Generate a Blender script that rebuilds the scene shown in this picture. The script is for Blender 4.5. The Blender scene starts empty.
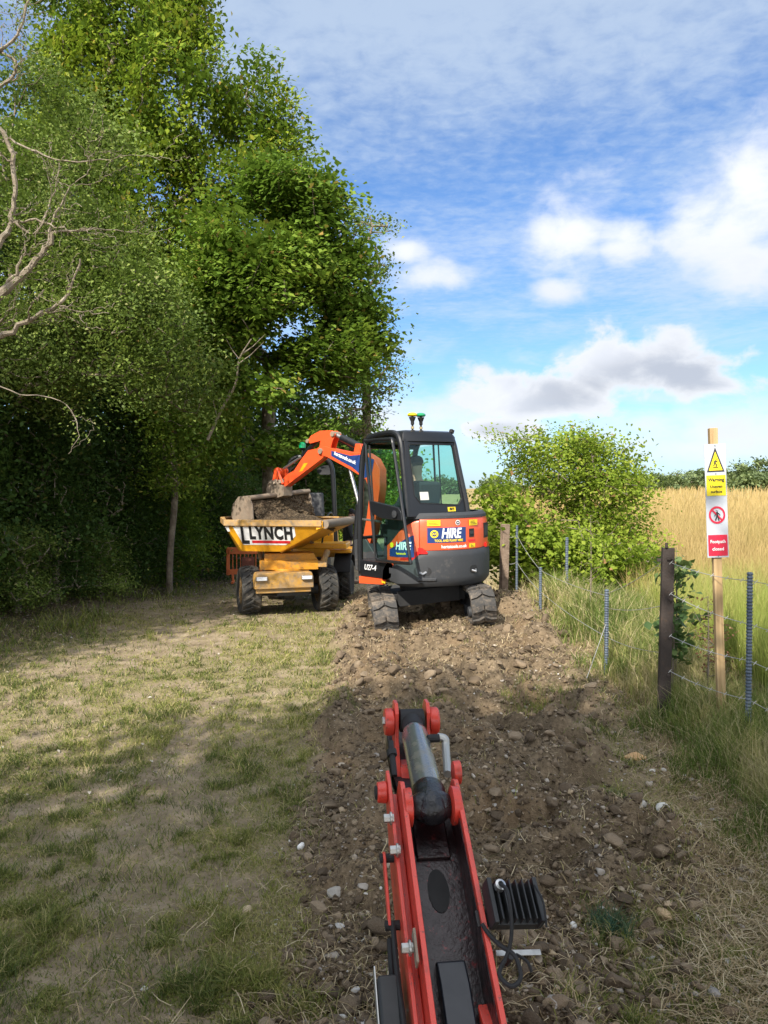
import bpy, bmesh, math, random
import numpy as np
from mathutils import Vector, Matrix, Euler
R = math.radians
random.seed(7)
rng = np.random.default_rng(11)
scn = bpy.context.scene
COL = scn.collection

# ---------------------------------------------------------------- noise
def _hash(ix, iy, seed):
    n = (ix.astype(np.int64) * 374761393 + iy.astype(np.int64) * 668265263 + seed * 982451653) & 0x7fffffff
    n = ((n ^ (n >> 13)) * 1274126177) & 0x7fffffff
    return ((n ^ (n >> 16)) & 0xffff) / 65535.0
def vnoise(x, y, seed=0):
    ix = np.floor(x); iy = np.floor(y); fx = x - ix; fy = y - iy
    fx = fx * fx * fx * (fx * (fx * 6 - 15) + 10); fy = fy * fy * fy * (fy * (fy * 6 - 15) + 10)
    a = _hash(ix, iy, seed); b = _hash(ix + 1, iy, seed); c = _hash(ix, iy + 1, seed); d = _hash(ix + 1, iy + 1, seed)
    return a + (b - a) * fx + (c - a) * fy + (a - b - c + d) * fx * fy
def fbm(x, y, seed=0, octv=4, gain=.5):
    s = 0; a = 1; t = 0
    for k in range(octv):
        s = s + a * vnoise(x * 2 ** k + 17.3 * k, y * 2 ** k - 9.1 * k, seed + k); t += a; a *= gain
    return s / t
def sst(a, b, x):
    t = np.clip((x - a) / (b - a), 0, 1); return t * t * (3 - 2 * t)

# ---------------------------------------------------------------- the lie of the land
def masks(x, y):
    """soil, straw, field, litter, grass masks of the ground (0..1)"""
    n = fbm(x * 1.3, y * 1.3, 5, 3) - .5
    n2 = fbm(x * .55, y * .55, 31, 3) - .5
    left = -.36 + n * .5 - .02 * np.clip(y - 3, 0, 8)
    right = np.interp(y, [0, 2.7, 3.6, 4.7, 7.8, 10, 13], [1.0, 1.05, 1.35, 1.65, 2.0, 2.0, 1.7]) + n * .8
    soil = sst(-.16, .12, x - left) * (1 - sst(-.3, .3, x - right)) * (1 - sst(13, 15, y)) * sst(-3, -1, y)
    straw = sst(-.25, .35, x - right + n * 1.0) * (1 - sst(2.6, 3.2, x)) * (1 - sst(13, 18, y))
    field = sst(2.9, 3.6, x + n * .6)
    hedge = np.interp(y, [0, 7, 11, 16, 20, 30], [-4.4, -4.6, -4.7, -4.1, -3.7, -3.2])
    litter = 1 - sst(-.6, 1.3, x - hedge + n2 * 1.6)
    g = fbm(x * 1.5, y * 1.2, 77, 3) * .34 + fbm(x * 6.5, y * 6, 91, 3) * .66
    # worn wheel lines of bare dusty earth
    bare = np.exp(-((x + 1.25 + .12 * (y - 3)) / .42) ** 2) * (1 - sst(4.6, 6.5, y)) + .9 * np.exp(-((x + 1.0 + .18 * (y - 3)) / .2) ** 2) * (1 - sst(7, 8, y)) \
        + 1.0 * np.exp(-((x + 3.1 - .17 * (y - 8.6)) / .75) ** 2) * sst(6.2, 8.2, y) + sst(11.2, 12.6, y) * (1 - sst(30, 35, y)) * (1 - sst(-.5, .6, x))
    grass = np.clip(sst(.43, .56, g + .095 - .16 * bare), 0, 1) * (1 - soil) * (1 - straw) * (1 - field) * (1 - .45 * litter)
    return soil, straw, field, litter, grass, np.clip(bare, 0, 1)
def hbase(x, y):
    h = -.055 * np.clip(y - 13, 0, 9) * (1 - sst(1.5, 3.0, x))
    h = h - .012 * np.clip(y - 22, 0, 100) * (1 - sst(1.5, 3, x))
    h = h + (.16 + .10 * sst(.2, 1.2, x)) * np.exp(-((y - 10.3) / 2.3) ** 2) * sst(-.7, .1, x) * (1 - sst(2.2, 3.4, x))
    h = h + .13 * sst(1.7, 2.6, x) * (1 - sst(5, 8, x)) + .02 * np.clip(y, 0, 70) * sst(2.2, 9, x)
    h = h + .004 * np.clip(y - 70, 0, 400) * sst(2.2, 9, x) + .035 * np.clip(x - 28, 0, 60) * sst(40, 90, y) + .5 * (fbm(x * .04, y * .04, 8, 2) - .5) * sst(30, 70, y)
    h = h + .25 * (1 - sst(-6.5, -4.2, x)) * (1 - sst(20, 30, y))
    return h + .05 * (fbm(x * .35, y * .35, 3, 2) - .5)
def hgt(x, y, fine=True):
    x = np.asarray(x, float); y = np.asarray(y, float)
    h = hbase(x, y)
    soil, straw, field, litter, grass, bare = masks(x, y)
    if fine:
        rid = np.abs(fbm(x * 5, y * 5, 44, 4, .55) - .5) * 2
        lump = sst(.35, .8, fbm(x * 2.2, y * 2.2, 51, 3))
        h = h + soil * (.04 + .17 * (lump - .35) + .08 * (1 - rid) * (.4 + lump) + .07 * (fbm(x * 16, y * 16, 60, 3, .6) - .5) + .02 * (vnoise(x * 42, y * 42, 66) - .5))
        h = h + (1 - soil) * (.022 * (fbm(x * 9, y * 9, 70, 4, .6) - .5) + .008 * (vnoise(x * 47, y * 47, 73) - .5) + .03 * (fbm(x * 2, y * 2, 71, 2) - .5)) + grass * .012 + straw * .03 * fbm(x * 8, y * 8, 12, 2)
    return h
def gz(x, y): return float(hgt(np.array([x]), np.array([y]))[0])

# ---------------------------------------------------------------- materials
def nodes(m):
    m.use_nodes = True; nt = m.node_tree; nt.nodes.clear(); return nt
class NT:
    def __init__(s, nt): s.nt = nt
    def n(s, typ, **kw):
        nd = s.nt.nodes.new(typ)
        for k, v in kw.items():
            if k == 'inp':
                for kk, vv in v.items(): s.put(nd.inputs[kk], vv)
            else: setattr(nd, k, v)
        return nd
    def put(s, sock, v):
        if isinstance(v, bpy.types.NodeSocket): s.nt.links.new(v, sock)
        else: sock.default_value = v
    def m(s, op, a, b=0.0, c=0.0, clamp=False):
        nd = s.nt.nodes.new('ShaderNodeMath'); nd.operation = op; nd.use_clamp = clamp
        s.put(nd.inputs[0], a); s.put(nd.inputs[1], b); s.put(nd.inputs[2], c); return nd.outputs[0]
    def mix(s, f, a, b, blend='MIX'):
        nd = s.nt.nodes.new('ShaderNodeMix'); nd.data_type = 'RGBA'; nd.blend_type = blend
        s.put(nd.inputs[0], f)
        for i, v in ((6, a), (7, b)): s.put(nd.inputs[i], v if isinstance(v, bpy.types.NodeSocket) else (*v[:3], 1))
        return nd.outputs[2]
    def noise(s, vec, scale, detail=3, rough=.55, dist=0.0):
        nd = s.nt.nodes.new('ShaderNodeTexNoise'); s.put(nd.inputs['Vector'], vec)
        nd.inputs['Scale'].default_value = scale; nd.inputs['Detail'].default_value = detail
        nd.inputs['Roughness'].default_value = rough; nd.inputs['Distortion'].default_value = dist; return nd.outputs[0]
    def ss(s, a, b, x):
        nd = s.nt.nodes.new('ShaderNodeMapRange'); nd.interpolation_type = 'SMOOTHSTEP'
        s.put(nd.inputs[0], x); s.put(nd.inputs[1], a); s.put(nd.inputs[2], b); return nd.outputs[0]
    def attr(s, name):
        nd = s.nt.nodes.new('ShaderNodeAttribute'); nd.attribute_name = name; return nd.outputs[2]
    def ramp(s, f, stops):
        nd = s.nt.nodes.new('ShaderNodeValToRGB'); cr = nd.color_ramp
        while len(cr.elements) < len(stops): cr.elements.new(.5)
        for e, (p, c) in zip(cr.elements, stops): e.position = p; e.color = (*c, 1)
        s.put(nd.inputs[0], f); return nd.outputs[0]
MATS = {}
def pbr(name, col, rough=.5, metal=0, dirt=.0, dirtcol=(.17, .125, .085), var=.12, bump=.0, bscale=40, scratch=0, coat=0, spec=.5, scol=(.05, .035, .03)):
    if name in MATS: return MATS[name]
    m = bpy.data.materials.new(name); t = NT(nodes(m))
    co = t.n('ShaderNodeTexCoord').outputs['Object']
    n1 = t.noise(co, 4, 4, .6); n2 = t.noise(co, 23, 4, .65)
    c = t.mix(n1, [k * (1 - var) for k in col], [min(1, k * (1 + var)) for k in col])
    rg = t.m('MULTIPLY_ADD', n2, .25, rough - .12, clamp=True)
    if scratch:
        f = t.ss(.57, .64, t.noise(co, 38, 6, .8)); c = t.mix(t.m('MULTIPLY', f, scratch), c, scol)
    if dirt:
        f = t.m('MULTIPLY', t.ss(.62 - .35 * dirt, .78 - .2 * dirt, t.m('ADD', t.m('MULTIPLY', n1, .55), t.m('MULTIPLY', n2, .45))), min(1, .35 + dirt))
        c = t.mix(f, c, dirtcol); rg = t.m('MAXIMUM', rg, t.m('MULTIPLY', f, .9))
    p = t.n('ShaderNodeBsdfPrincipled')
    t.put(p.inputs['Base Color'], c); t.put(p.inputs['Roughness'], rg); p.inputs['Metallic'].default_value = metal
    p.inputs['Coat Weight'].default_value = coat; p.inputs['Specular IOR Level'].default_value = spec
    if bump:
        b = t.n('ShaderNodeBump', inp={'Strength': bump, 'Distance': .01}); t.put(b.inputs['Height'], t.noise(co, bscale, 4, .65)); t.put(p.inputs['Normal'], b.outputs[0])
    o = t.n('ShaderNodeOutputMaterial'); t.put(o.inputs[0], p.outputs[0])
    MATS[name] = m; return m
def foliage(name, stops, trans=.35, rough=.5):
    m = bpy.data.materials.new(name); t = NT(nodes(m))
    c = t.ramp(t.attr('v'), stops)
    d = t.n('ShaderNodeBsdfPrincipled'); t.put(d.inputs['Base Color'], c); d.inputs['Roughness'].default_value = rough; d.inputs['Specular IOR Level'].default_value = .12
    tr = t.n('ShaderNodeBsdfTranslucent'); t.put(tr.inputs[0], t.mix(.5, c, (.12, .2, .02)))
    mx = t.n('ShaderNodeMixShader'); mx.inputs[0].default_value = trans
    t.put(mx.inputs[1], d.outputs[0]); t.put(mx.inputs[2], tr.outputs[0])
    o = t.n('ShaderNodeOutputMaterial'); t.put(o.inputs[0], mx.outputs[0]); MATS[name] = m; return m
def matte(name, stops, rough=.9, scale=9, bump=.6, bscale=60):
    m = bpy.data.materials.new(name); t = NT(nodes(m))
    co = t.n('ShaderNodeTexCoord').outputs['Object']
    c = t.ramp(t.noise(co, scale, 6, .65), stops)
    p = t.n('ShaderNodeBsdfPrincipled'); t.put(p.inputs['Base Color'], c); p.inputs['Roughness'].default_value = rough; p.inputs['Specular IOR Level'].default_value = .2
    b = t.n('ShaderNodeBump', inp={'Strength': bump, 'Distance': .02}); t.put(b.inputs['Height'], t.noise(co, bscale, 4, .7)); t.put(p.inputs['Normal'], b.outputs[0])
    o = t.n('ShaderNodeOutputMaterial'); t.put(o.inputs[0], p.outputs[0]); MATS[name] = m; return m
def attrmat(name, stops, rough=.9, bump=.5, bscale=50):
    m = bpy.data.materials.new(name); t = NT(nodes(m))
    co = t.n('ShaderNodeTexCoord').outputs['Object']
    c = t.ramp(t.attr('v'), stops); c = t.mix(t.m('MULTIPLY', t.noise(co, 35, 4, .7), .6), c, (.09, .065, .045))
    p = t.n('ShaderNodeBsdfPrincipled'); t.put(p.inputs['Base Color'], c); p.inputs['Roughness'].default_value = rough; p.inputs['Specular IOR Level'].default_value = .25
    b = t.n('ShaderNodeBump', inp={'Strength': bump, 'Distance': .01}); t.put(b.inputs['Height'], t.noise(co, bscale, 3, .7)); t.put(p.inputs['Normal'], b.outputs[0])
    o = t.n('ShaderNodeOutputMaterial'); t.put(o.inputs[0], p.outputs[0]); MATS[name] = m; return m

# ---------------------------------------------------------------- mesh helpers
def tag(o, label=None, cat=None, group=None, kind=None):
    if label: o['label'] = label
    if cat: o['category'] = cat
    if group: o['group'] = group
    if kind: o['kind'] = kind
    return o
def empty(name, loc, rz=0, rx=0, ry=0):
    o = bpy.data.objects.new(name, None); COL.objects.link(o); o.location = loc; o.rotation_euler = (rx, ry, rz); o.empty_display_size = .1; return o
def npmesh(name, V, Fs, mat=None, v=None, parent=None, smooth=False, attrs=None):
    """mesh from arrays; Fs = list of (n,k) index arrays"""
    me = bpy.data.meshes.new(name); V = np.ascontiguousarray(V, dtype=np.float32)
    me.vertices.add(len(V)); me.vertices.foreach_set('co', V.ravel())
    idx = np.concatenate([f.ravel() for f in Fs]).astype(np.int32); tot = np.concatenate([np.full(len(f), f.shape[1]) for f in Fs]).astype(np.int32)
    st = np.concatenate([[0], np.cumsum(tot)[:-1]]).astype(np.int32)
    me.loops.add(len(idx)); me.loops.foreach_set('vertex_index', idx)
    me.polygons.add(len(tot)); me.polygons.foreach_set('loop_start', st); me.polygons.foreach_set('loop_total', tot)
    if smooth: me.polygons.foreach_set('use_smooth', np.ones(len(tot), bool))
    me.update(calc_edges=True)
    al = dict(attrs or {})
    if v is not None: al['v'] = v
    for k, a in al.items():
        at = me.attributes.new(k, 'FLOAT', 'POINT'); at.data.foreach_set('value', np.asarray(a, dtype=np.float32))
    if mat: me.materials.append(mat)
    o = bpy.data.objects.new(name, me); COL.objects.link(o)
    if parent: o.parent = parent
    return o
class MB:
    """collects shapes, builds them as one mesh object"""
    def __init__(s, M=None): s.v = []; s.f = []; s.mi = []; s.M = M or Matrix.Identity(4); s.cur = 0
    def add(s, vs, fs, M=None):
        k = len(s.v); T = s.M @ M if M is not None else s.M
        s.v += [T @ Vector(p) for p in vs]; s.f += [[i + k for i in f] for f in fs]; s.mi += [s.cur] * len(fs); return s
    def box(s, c, d, rot=None, taper=1.0):
        x, y, z = d[0] / 2, d[1] / 2, d[2] / 2
        vs = [(-x, -y, -z), (x, -y, -z), (x, y, -z), (-x, y, -z), (-x * taper, -y * taper, z), (x * taper, -y * taper, z), (x * taper, y * taper, z), (-x * taper, y * taper, z)]
        M = Matrix.Translation(c)
        if rot: M = M @ Euler(rot).to_matrix().to_4x4()
        return s.add(vs, [(0, 3, 2, 1), (4, 5, 6, 7), (0, 1, 5, 4), (1, 2, 6, 5), (2, 3, 7, 6), (3, 0, 4, 7)], M)
    def prism(s, pts, axis, a, b):
        """2D polygon extruded from a to b along an axis (x: pts=(y,z), y: pts=(x,z), z: pts=(x,y))"""
        def P(p, w): return {'x': (w, p[0], p[1]), 'y': (p[0], w, p[1]), 'z': (p[0], p[1], w)}[axis]
        n = len(pts); vs = [P(p, a) for p in pts] + [P(p, b) for p in pts]
        fs = [list(range(n)), list(range(2 * n - 1, n - 1, -1))] + [[i, i + n, (i + 1) % n + n, (i + 1) % n] for i in range(n)]
        return s.add(vs, fs)
    def loft(s, rings, cap=True):
        n = len(rings[0]); vs = [p for r in rings for p in r]; fs = []
        for k in range(len(rings) - 1):
            for i in range(n): fs.append([k * n + i, k * n + (i + 1) % n, (k + 1) * n + (i + 1) % n, (k + 1) * n + i])
        if cap: fs += [list(range(n))[::-1], [(len(rings) - 1) * n + i for i in range(n)]]
        return s.add(vs, fs)
    def tube(s, pts, r, seg=10, closed=False, cap=True):
        pts = [Vector(p) for p in pts]; n = len(pts); rr = r if isinstance(r, (list, tuple)) else [r] * n
        rings = []; up = None
        for i, p in enumerate(pts):
            if closed: d = pts[(i + 1) % n] - pts[i - 1]
            else: d = pts[min(i + 1, n - 1)] - pts[max(i - 1, 0)]
            d.normalize()
            if up is None: up = d.orthogonal().normalized()
            up = (up - d * up.dot(d)); up = up.normalized() if up.length > 1e-5 else d.orthogonal().normalized()
            w = d.cross(up)
            rings.append([tuple(p + (up * math.cos(2 * math.pi * k / seg) + w * math.sin(2 * math.pi * k / seg)) * rr[i]) for k in range(seg)])
        if closed: rings.append(rings[0])
        return s.loft(rings, cap and not closed)
    def cyl(s, a, b, r, seg=20, r2=None): return s.tube([a, b], [r, r if r2 is None else r2], seg)
    def lathe(s, prof, c, axis='z', seg=24):
        """prof = [(r, h)], around an axis through c"""
        rings = []
        for r, h in prof:
            ring = []
            for k in range(seg):
                a = 2 * math.pi * k / seg; u, w = r * math.cos(a), r * math.sin(a)
                q = {'z': (u, w, h), 'x': (h, u, w), 'y': (w, h, u)}[axis]
                ring.append((q[0] + c[0], q[1] + c[1], q[2] + c[2]))
            rings.append(ring)
        return s.loft(rings)
    def build(s, name, mat, parent=None, bevel=0, smooth=True, angle=35, seg=2):
        me = bpy.data.meshes.new(name); me.from_pydata([tuple(p) for p in s.v], [], s.f)
        for m in (mat if isinstance(mat, (list, tuple)) else [mat]): me.materials.append(m)
        me.polygons.foreach_set('material_index', s.mi)
        bm = bmesh.new(); bm.from_mesh(me); bmesh.ops.recalc_face_normals(bm, faces=bm.faces); bm.to_mesh(me); bm.free()
        if smooth:
            me.polygons.foreach_set('use_smooth', [True] * len(me.polygons)); me.set_sharp_from_angle(angle=R(angle))
        o = bpy.data.objects.new(name, me); COL.objects.link(o)
        if parent: o.parent = parent
        if bevel:
            b = o.modifiers.new('Bevel', 'BEVEL'); b.width = bevel; b.segments = seg; b.limit_method = 'ANGLE'; b.angle_limit = R(38); b.harden_normals = True
        return o
def smoothpts(pts, n=6, closed=False):
    """Catmull-Rom through points"""
    P = [Vector(p) for p in pts]; out = []; N = len(P)
    for i in range(N if closed else N - 1):
        g = lambda k: P[k % N] if closed else P[min(max(k, 0), N - 1)]
        a, b, c, d = g(i - 1), g(i), g(i + 1), g(i + 2)
        for k in range(n):
            t = k / n; out.append(.5 * ((2 * b) + (c - a) * t + (2 * a - 5 * b + 4 * c - d) * t * t + (3 * b - a - 3 * c + d) * t ** 3))
    if not closed: out.append(P[-1])
    return out
def lettering(txt, size, mapf, mat, parent, name='lettering', offset=0, shear=0, align='CENTER', sx=1.0, ext=.0015, spacing=1.0):
    cu = bpy.data.curves.new(name, 'FONT'); cu.body = txt; cu.size = size; cu.offset = offset; cu.shear = shear; cu.align_x = align; cu.align_y = 'CENTER'; cu.extrude = ext
    cu.space_character = spacing; cu.resolution_u = 3
    tmp = bpy.data.objects.new('t', cu); COL.objects.link(tmp)
    me = bpy.data.meshes.new_from_object(tmp); bpy.data.objects.remove(tmp); bpy.data.curves.remove(cu)
    me.name = name
    for v in me.vertices: v.co = mapf(v.co.x * sx, v.co.y, v.co.z)
    me.materials.clear(); me.materials.append(mat)
    o = bpy.data.objects.new(name, me); COL.objects.link(o); o.parent = parent; return o
def rand_unit(n):
    a = rng.normal(size=(n, 3)); return a / np.linalg.norm(a, axis=1, keepdims=True)
ICO = None
def ico(level):
    bm = bmesh.new(); bmesh.ops.create_icosphere(bm, subdivisions=level, radius=1)
    V = np.array([v.co[:] for v in bm.verts]); F = np.array([[v.index for v in f.verts] for f in bm.faces]); bm.free(); return V, F
ICO1, ICO2, ICO3 = ico(1), ico(2), ico(3)
def lumps(P, S, base, flat=.65, jit=.22, chips=7):
    """many irregular lumps: centres P, radii S -> V, F"""
    V0, F0 = base; n = len(P); k = len(V0)
    sc = S[:, None, None] * (1 + rng.normal(0, jit, (n, k, 1)))
    ax = rng.uniform(.55, 1.3, (n, 1, 3)); V = V0[None] * np.ones((n, 1, 1))
    for q in range(chips):      # broken facets
        d = rand_unit(n)[:, None, :]; e = (V * d).sum(-1, keepdims=True); lim = rng.uniform(.35, .8, (n, 1, 1)); V = V - np.maximum(e - lim, 0) * d
    V = V * sc * ax
    a = rng.uniform(0, 6.28, n); ca, sa = np.cos(a), np.sin(a); t = rng.normal(0, .5, n); ct, st = np.cos(t), np.sin(t)
    x = V[..., 0] * ct[:, None] + V[..., 2] * st[:, None]; z = -V[..., 0] * st[:, None] + V[..., 2] * ct[:, None]
    X = x * ca[:, None] - V[..., 1] * sa[:, None]; Y = x * sa[:, None] + V[..., 1] * ca[:, None]
    V = np.stack([X, Y, z * flat], -1) + P[:, None, :]
    F = (F0[None] + (np.arange(n) * k)[:, None, None]).reshape(-1, 3)
    return V.reshape(-1, 3), F, k
def blades(P, H, W, lean, curl=.5, face=None):
    """grass blades: 5 verts, quad + tip triangle"""
    n = len(P); a = rng.uniform(0, 6.28, n); d = np.stack([np.cos(a), np.sin(a), np.zeros(n)], -1)
    L = lean * H; b = rng.uniform(0, 6.28, n) if face is None else rng.normal(0, .5, n)
    s = np.stack([np.cos(b), np.sin(b), np.zeros(n)], -1)
    up = np.zeros((n, 3)); up[:, 2] = 1
    m = P + up * (H * .55)[:, None] + d * (L * .3)[:, None]
    t = P + up * (H * (1 - .35 * np.clip(lean, 0, 1.8) * curl))[:, None] + d * L[:, None]
    w = W[:, None] / 2
    V = np.stack([P - s * w, P + s * w, m - s * w * .8, m + s * w * .8, t], 1).reshape(-1, 3)
    k = (np.arange(n) * 5)[:, None]
    return V, [k + np.array([[0, 1, 3, 2]]), k + np.array([[2, 3, 4]])]
def leaves(P, S, updir=.5, droop=0.0, asp=.55, lead=None):
    n = len(P); nrm = rand_unit(n)
    if lead is not None: nrm = nrm * .55 + lead
    nrm[:, 2] = np.abs(nrm[:, 2]) + updir; nrm /= np.linalg.norm(nrm, axis=1, keepdims=True)
    a = rand_unit(n); a[:, 2] -= droop; a -= nrm * (a * nrm).sum(1, keepdims=True); a /= np.linalg.norm(a, axis=1, keepdims=True)
    b = np.cross(nrm, a); s = S[:, None]
    V = np.stack([P - a * s * .5, P + b * s * asp * .5 + nrm * s * .08 - a * s * .05, P + a * s * .5 - nrm * s * .1, P - b * s * asp * .5 + nrm * s * .08 - a * s * .05], 1).reshape(-1, 3)
    return V, (np.arange(n) * 4)[:, None] + np.arange(4)[None]
# ================================================================ CAMERA, LIGHT, SKY
cam = bpy.data.cameras.new('camera'); co = bpy.data.objects.new('camera', cam); COL.objects.link(co)
cam.sensor_fit = 'VERTICAL'; cam.sensor_height = 24; cam.lens = 24 * 769 / 1024; cam.clip_start = .05; cam.clip_end = 6000
co.location = (0, 0, 1.9); co.rotation_euler = (R(90 - 1.49), 0, 0); scn.camera = co
SUN_EL = R(41); SUN_H = Vector((-.47, -.88, 0)).normalized()
sd = SUN_H * math.cos(SUN_EL) + Vector((0, 0, math.sin(SUN_EL)))
sun = bpy.data.lights.new('sun', 'SUN'); sun.energy = 4.3; sun.angle = R(.55); sun.color = (1, .93, .82)
so = bpy.data.objects.new('sun', sun); COL.objects.link(so); so.location = (-8, -16, 20); so.rotation_euler = (-sd).to_track_quat('-Z', 'Y').to_euler()
w = bpy.data.worlds.new('World'); scn.world = w; w.use_nodes = True; w.node_tree.nodes.clear(); t = NT(w.node_tree)
sky = t.n('ShaderNodeTexSky'); sky.sky_type = 'NISHITA'; sky.sun_disc = False; sky.sun_elevation = SUN_EL
sky.sun_rotation = math.atan2(SUN_H.x, SUN_H.y) % (2 * math.pi); sky.air_density = 1.0; sky.dust_density = .6; sky.ozone_density = 1.6; sky.altitude = 50
gen = t.n('ShaderNodeTexCoord').outputs['Generated']
sx = t.n('ShaderNodeSeparateXYZ'); t.put(sx.inputs[0], gen); X, Y, Z = sx.outputs
az = t.m('ARCTAN2', X, Y); el = t.m('ARCSINE', Z)
# high rippled layer on a plane overhead
zc = t.m('MAXIMUM', Z, .06)
cb = t.n('ShaderNodeCombineXYZ'); t.put(cb.inputs[0], t.m('DIVIDE', X, zc)); t.put(cb.inputs[1], t.m('DIVIDE', Y, zc))
hi_big = t.noise(cb.outputs[0], .9, 4, .55, .4); hi_fine = t.noise(cb.outputs[0], 15, 5, .6, .25)
hi = t.m('ADD', t.m('MULTIPLY', hi_big, .75), t.m('MULTIPLY', hi_fine, .32))
topband = t.m('MULTIPLY', t.ss(.36, .6, el), .2)
rightband = t.m('MULTIPLY', t.ss(-.05, .45, az), .07)
him = t.ss(.42, .78, t.m('ADD', t.m('ADD', hi, topband), rightband))
him = t.m('MULTIPLY', t.m('MULTIPLY', him, .66), t.ss(.1, .26, el))
# low wisps near the skyline
lw = t.n('ShaderNodeCombineXYZ'); t.put(lw.inputs[0], t.m('MULTIPLY', az, 3.2)); t.put(lw.inputs[1], t.m('MULTIPLY', el, 16))
wisp = t.m('MULTIPLY', t.ss(.47, .68, t.noise(lw.outputs[0], 1.6, 5, .6, .6)), t.ss(.36, .1, el))
# cumulus
ae = t.n('ShaderNodeCombineXYZ'); t.put(ae.inputs[0], az); t.put(ae.inputs[1], t.m('MULTIPLY', el, 1.5))
cn = t.noise(ae.outputs[0], 13, 7, .56, .25); cn2 = t.noise(ae.outputs[0], 5.5, 3, .5)
def blob(a0, e0, ra, re):
    u = t.m('POWER', t.m('ABSOLUTE', t.m('DIVIDE', t.m('SUBTRACT', az, a0), ra)), 2.0); v = t.m('POWER', t.m('ABSOLUTE', t.m('DIVIDE', t.m('SUBTRACT', el, e0), re)), 2.0)
    return t.m('EXPONENT', t.m('MULTIPLY', t.m('ADD', u, v), -1.0))
white = [(.05, .085, .25, .05), (.42, .07, .22, .04), (.27, .165, .08, .03), (.41, .30, .10, .065), (.48, .34, .10, .10), (.44, .26, .08, .05), (.30, .30, .05, .035), (.235, .305, .06, .055), (.22, .25, .035, .02), (.06, .27, .075, .022), (.02, .30, .04, .02), (.15, .12, .10, .03), (-.02, .09, .12, .035), (.40, .055, .13, .022), (.72, .2, .18, .06), (-.7, .25, .3, .1), (-1.5, .3, .4, .12), (1.6, .25, .5, .12), (2.7, .4, .5, .15)]
grey = [(.30, .15, .13, .05), (.20, .12, .12, .042), (.38, .14, .07, .038), (.14, .08, .08, .02), (1.0, .16, .2, .04)]
ws = None
for b in white: q = blob(*b); ws = q if ws is None else t.m('MAXIMUM', ws, q)
gs = None
for b in grey: q = blob(*b); gs = q if gs is None else t.m('MAXIMUM', gs, q)
cnn = t.m('ADD', t.m('MULTIPLY', t.m('SUBTRACT', cn, .5), 1.9), t.m('MULTIPLY', t.m('SUBTRACT', cn2, .5), .5))
wm = t.ss(.18, 1.15, t.m('ADD', ws, cnn)); gm = t.ss(.34, .68, t.m('ADD', gs, cnn))
cum = t.m('MAXIMUM', t.m('MULTIPLY', wm, .88), t.m('MULTIPLY', gm, .95))
# undersides are greyer: density measured a little higher up decides
dens = t.ss(.5, 1.05, t.m('ADD', gs, t.m('MULTIPLY', cnn, .8)))
shade_w = t.ss(.0, 1.0, t.m('ADD', t.m('MULTIPLY', t.ss(.36, .22, el), .55), t.m('MULTIPLY', t.m('SUBTRACT', cn, .35), .9)))
cwhite = t.mix(t.m('MULTIPLY', shade_w, .6), (6.0, 6.0, 6.1), (3.8, 4.05, 4.6))
cgrey = t.mix(dens, (5.0, 5.1, 5.3), (3.0, 3.2, 3.65))
ccol = t.mix(t.ss(.1, .7, t.m('SUBTRACT', gs, t.m('MULTIPLY', ws, .6))), cwhite, cgrey)
skyc = t.mix(1.0, sky.outputs[0], (.56, .77, 1.02), 'MULTIPLY')
skyc = t.mix(t.m('MULTIPLY', t.ss(.15, -.01, el), .42), skyc, (3.6, 4.15, 5.3))
c1 = t.mix(him, skyc, (3.65, 4.3, 5.05)); c1 = t.mix(t.m('MULTIPLY', wisp, .5), c1, (4.5, 4.85, 5.4)); c1 = t.mix(cum, c1, ccol)
# unseen sky behind the viewer and overhead brightened, added as fill light
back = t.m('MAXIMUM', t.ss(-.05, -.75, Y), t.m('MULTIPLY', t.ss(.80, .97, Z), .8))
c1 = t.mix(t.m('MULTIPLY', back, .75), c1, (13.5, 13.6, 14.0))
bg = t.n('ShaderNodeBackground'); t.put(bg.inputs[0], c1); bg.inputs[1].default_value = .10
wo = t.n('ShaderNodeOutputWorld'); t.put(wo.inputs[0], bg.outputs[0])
vs = scn.view_settings; vs.view_transform = 'Standard'; vs.look = 'None'; vs.gamma = 1; vs.exposure = .95; vs.use_curve_mapping = False
scn.cycles.use_denoising = True
scn.cycles.max_bounces = 8; scn.cycles.transparent_max_bounces = 8; scn.cycles.caustics_reflective = False; scn.cycles.caustics_refractive = False

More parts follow.
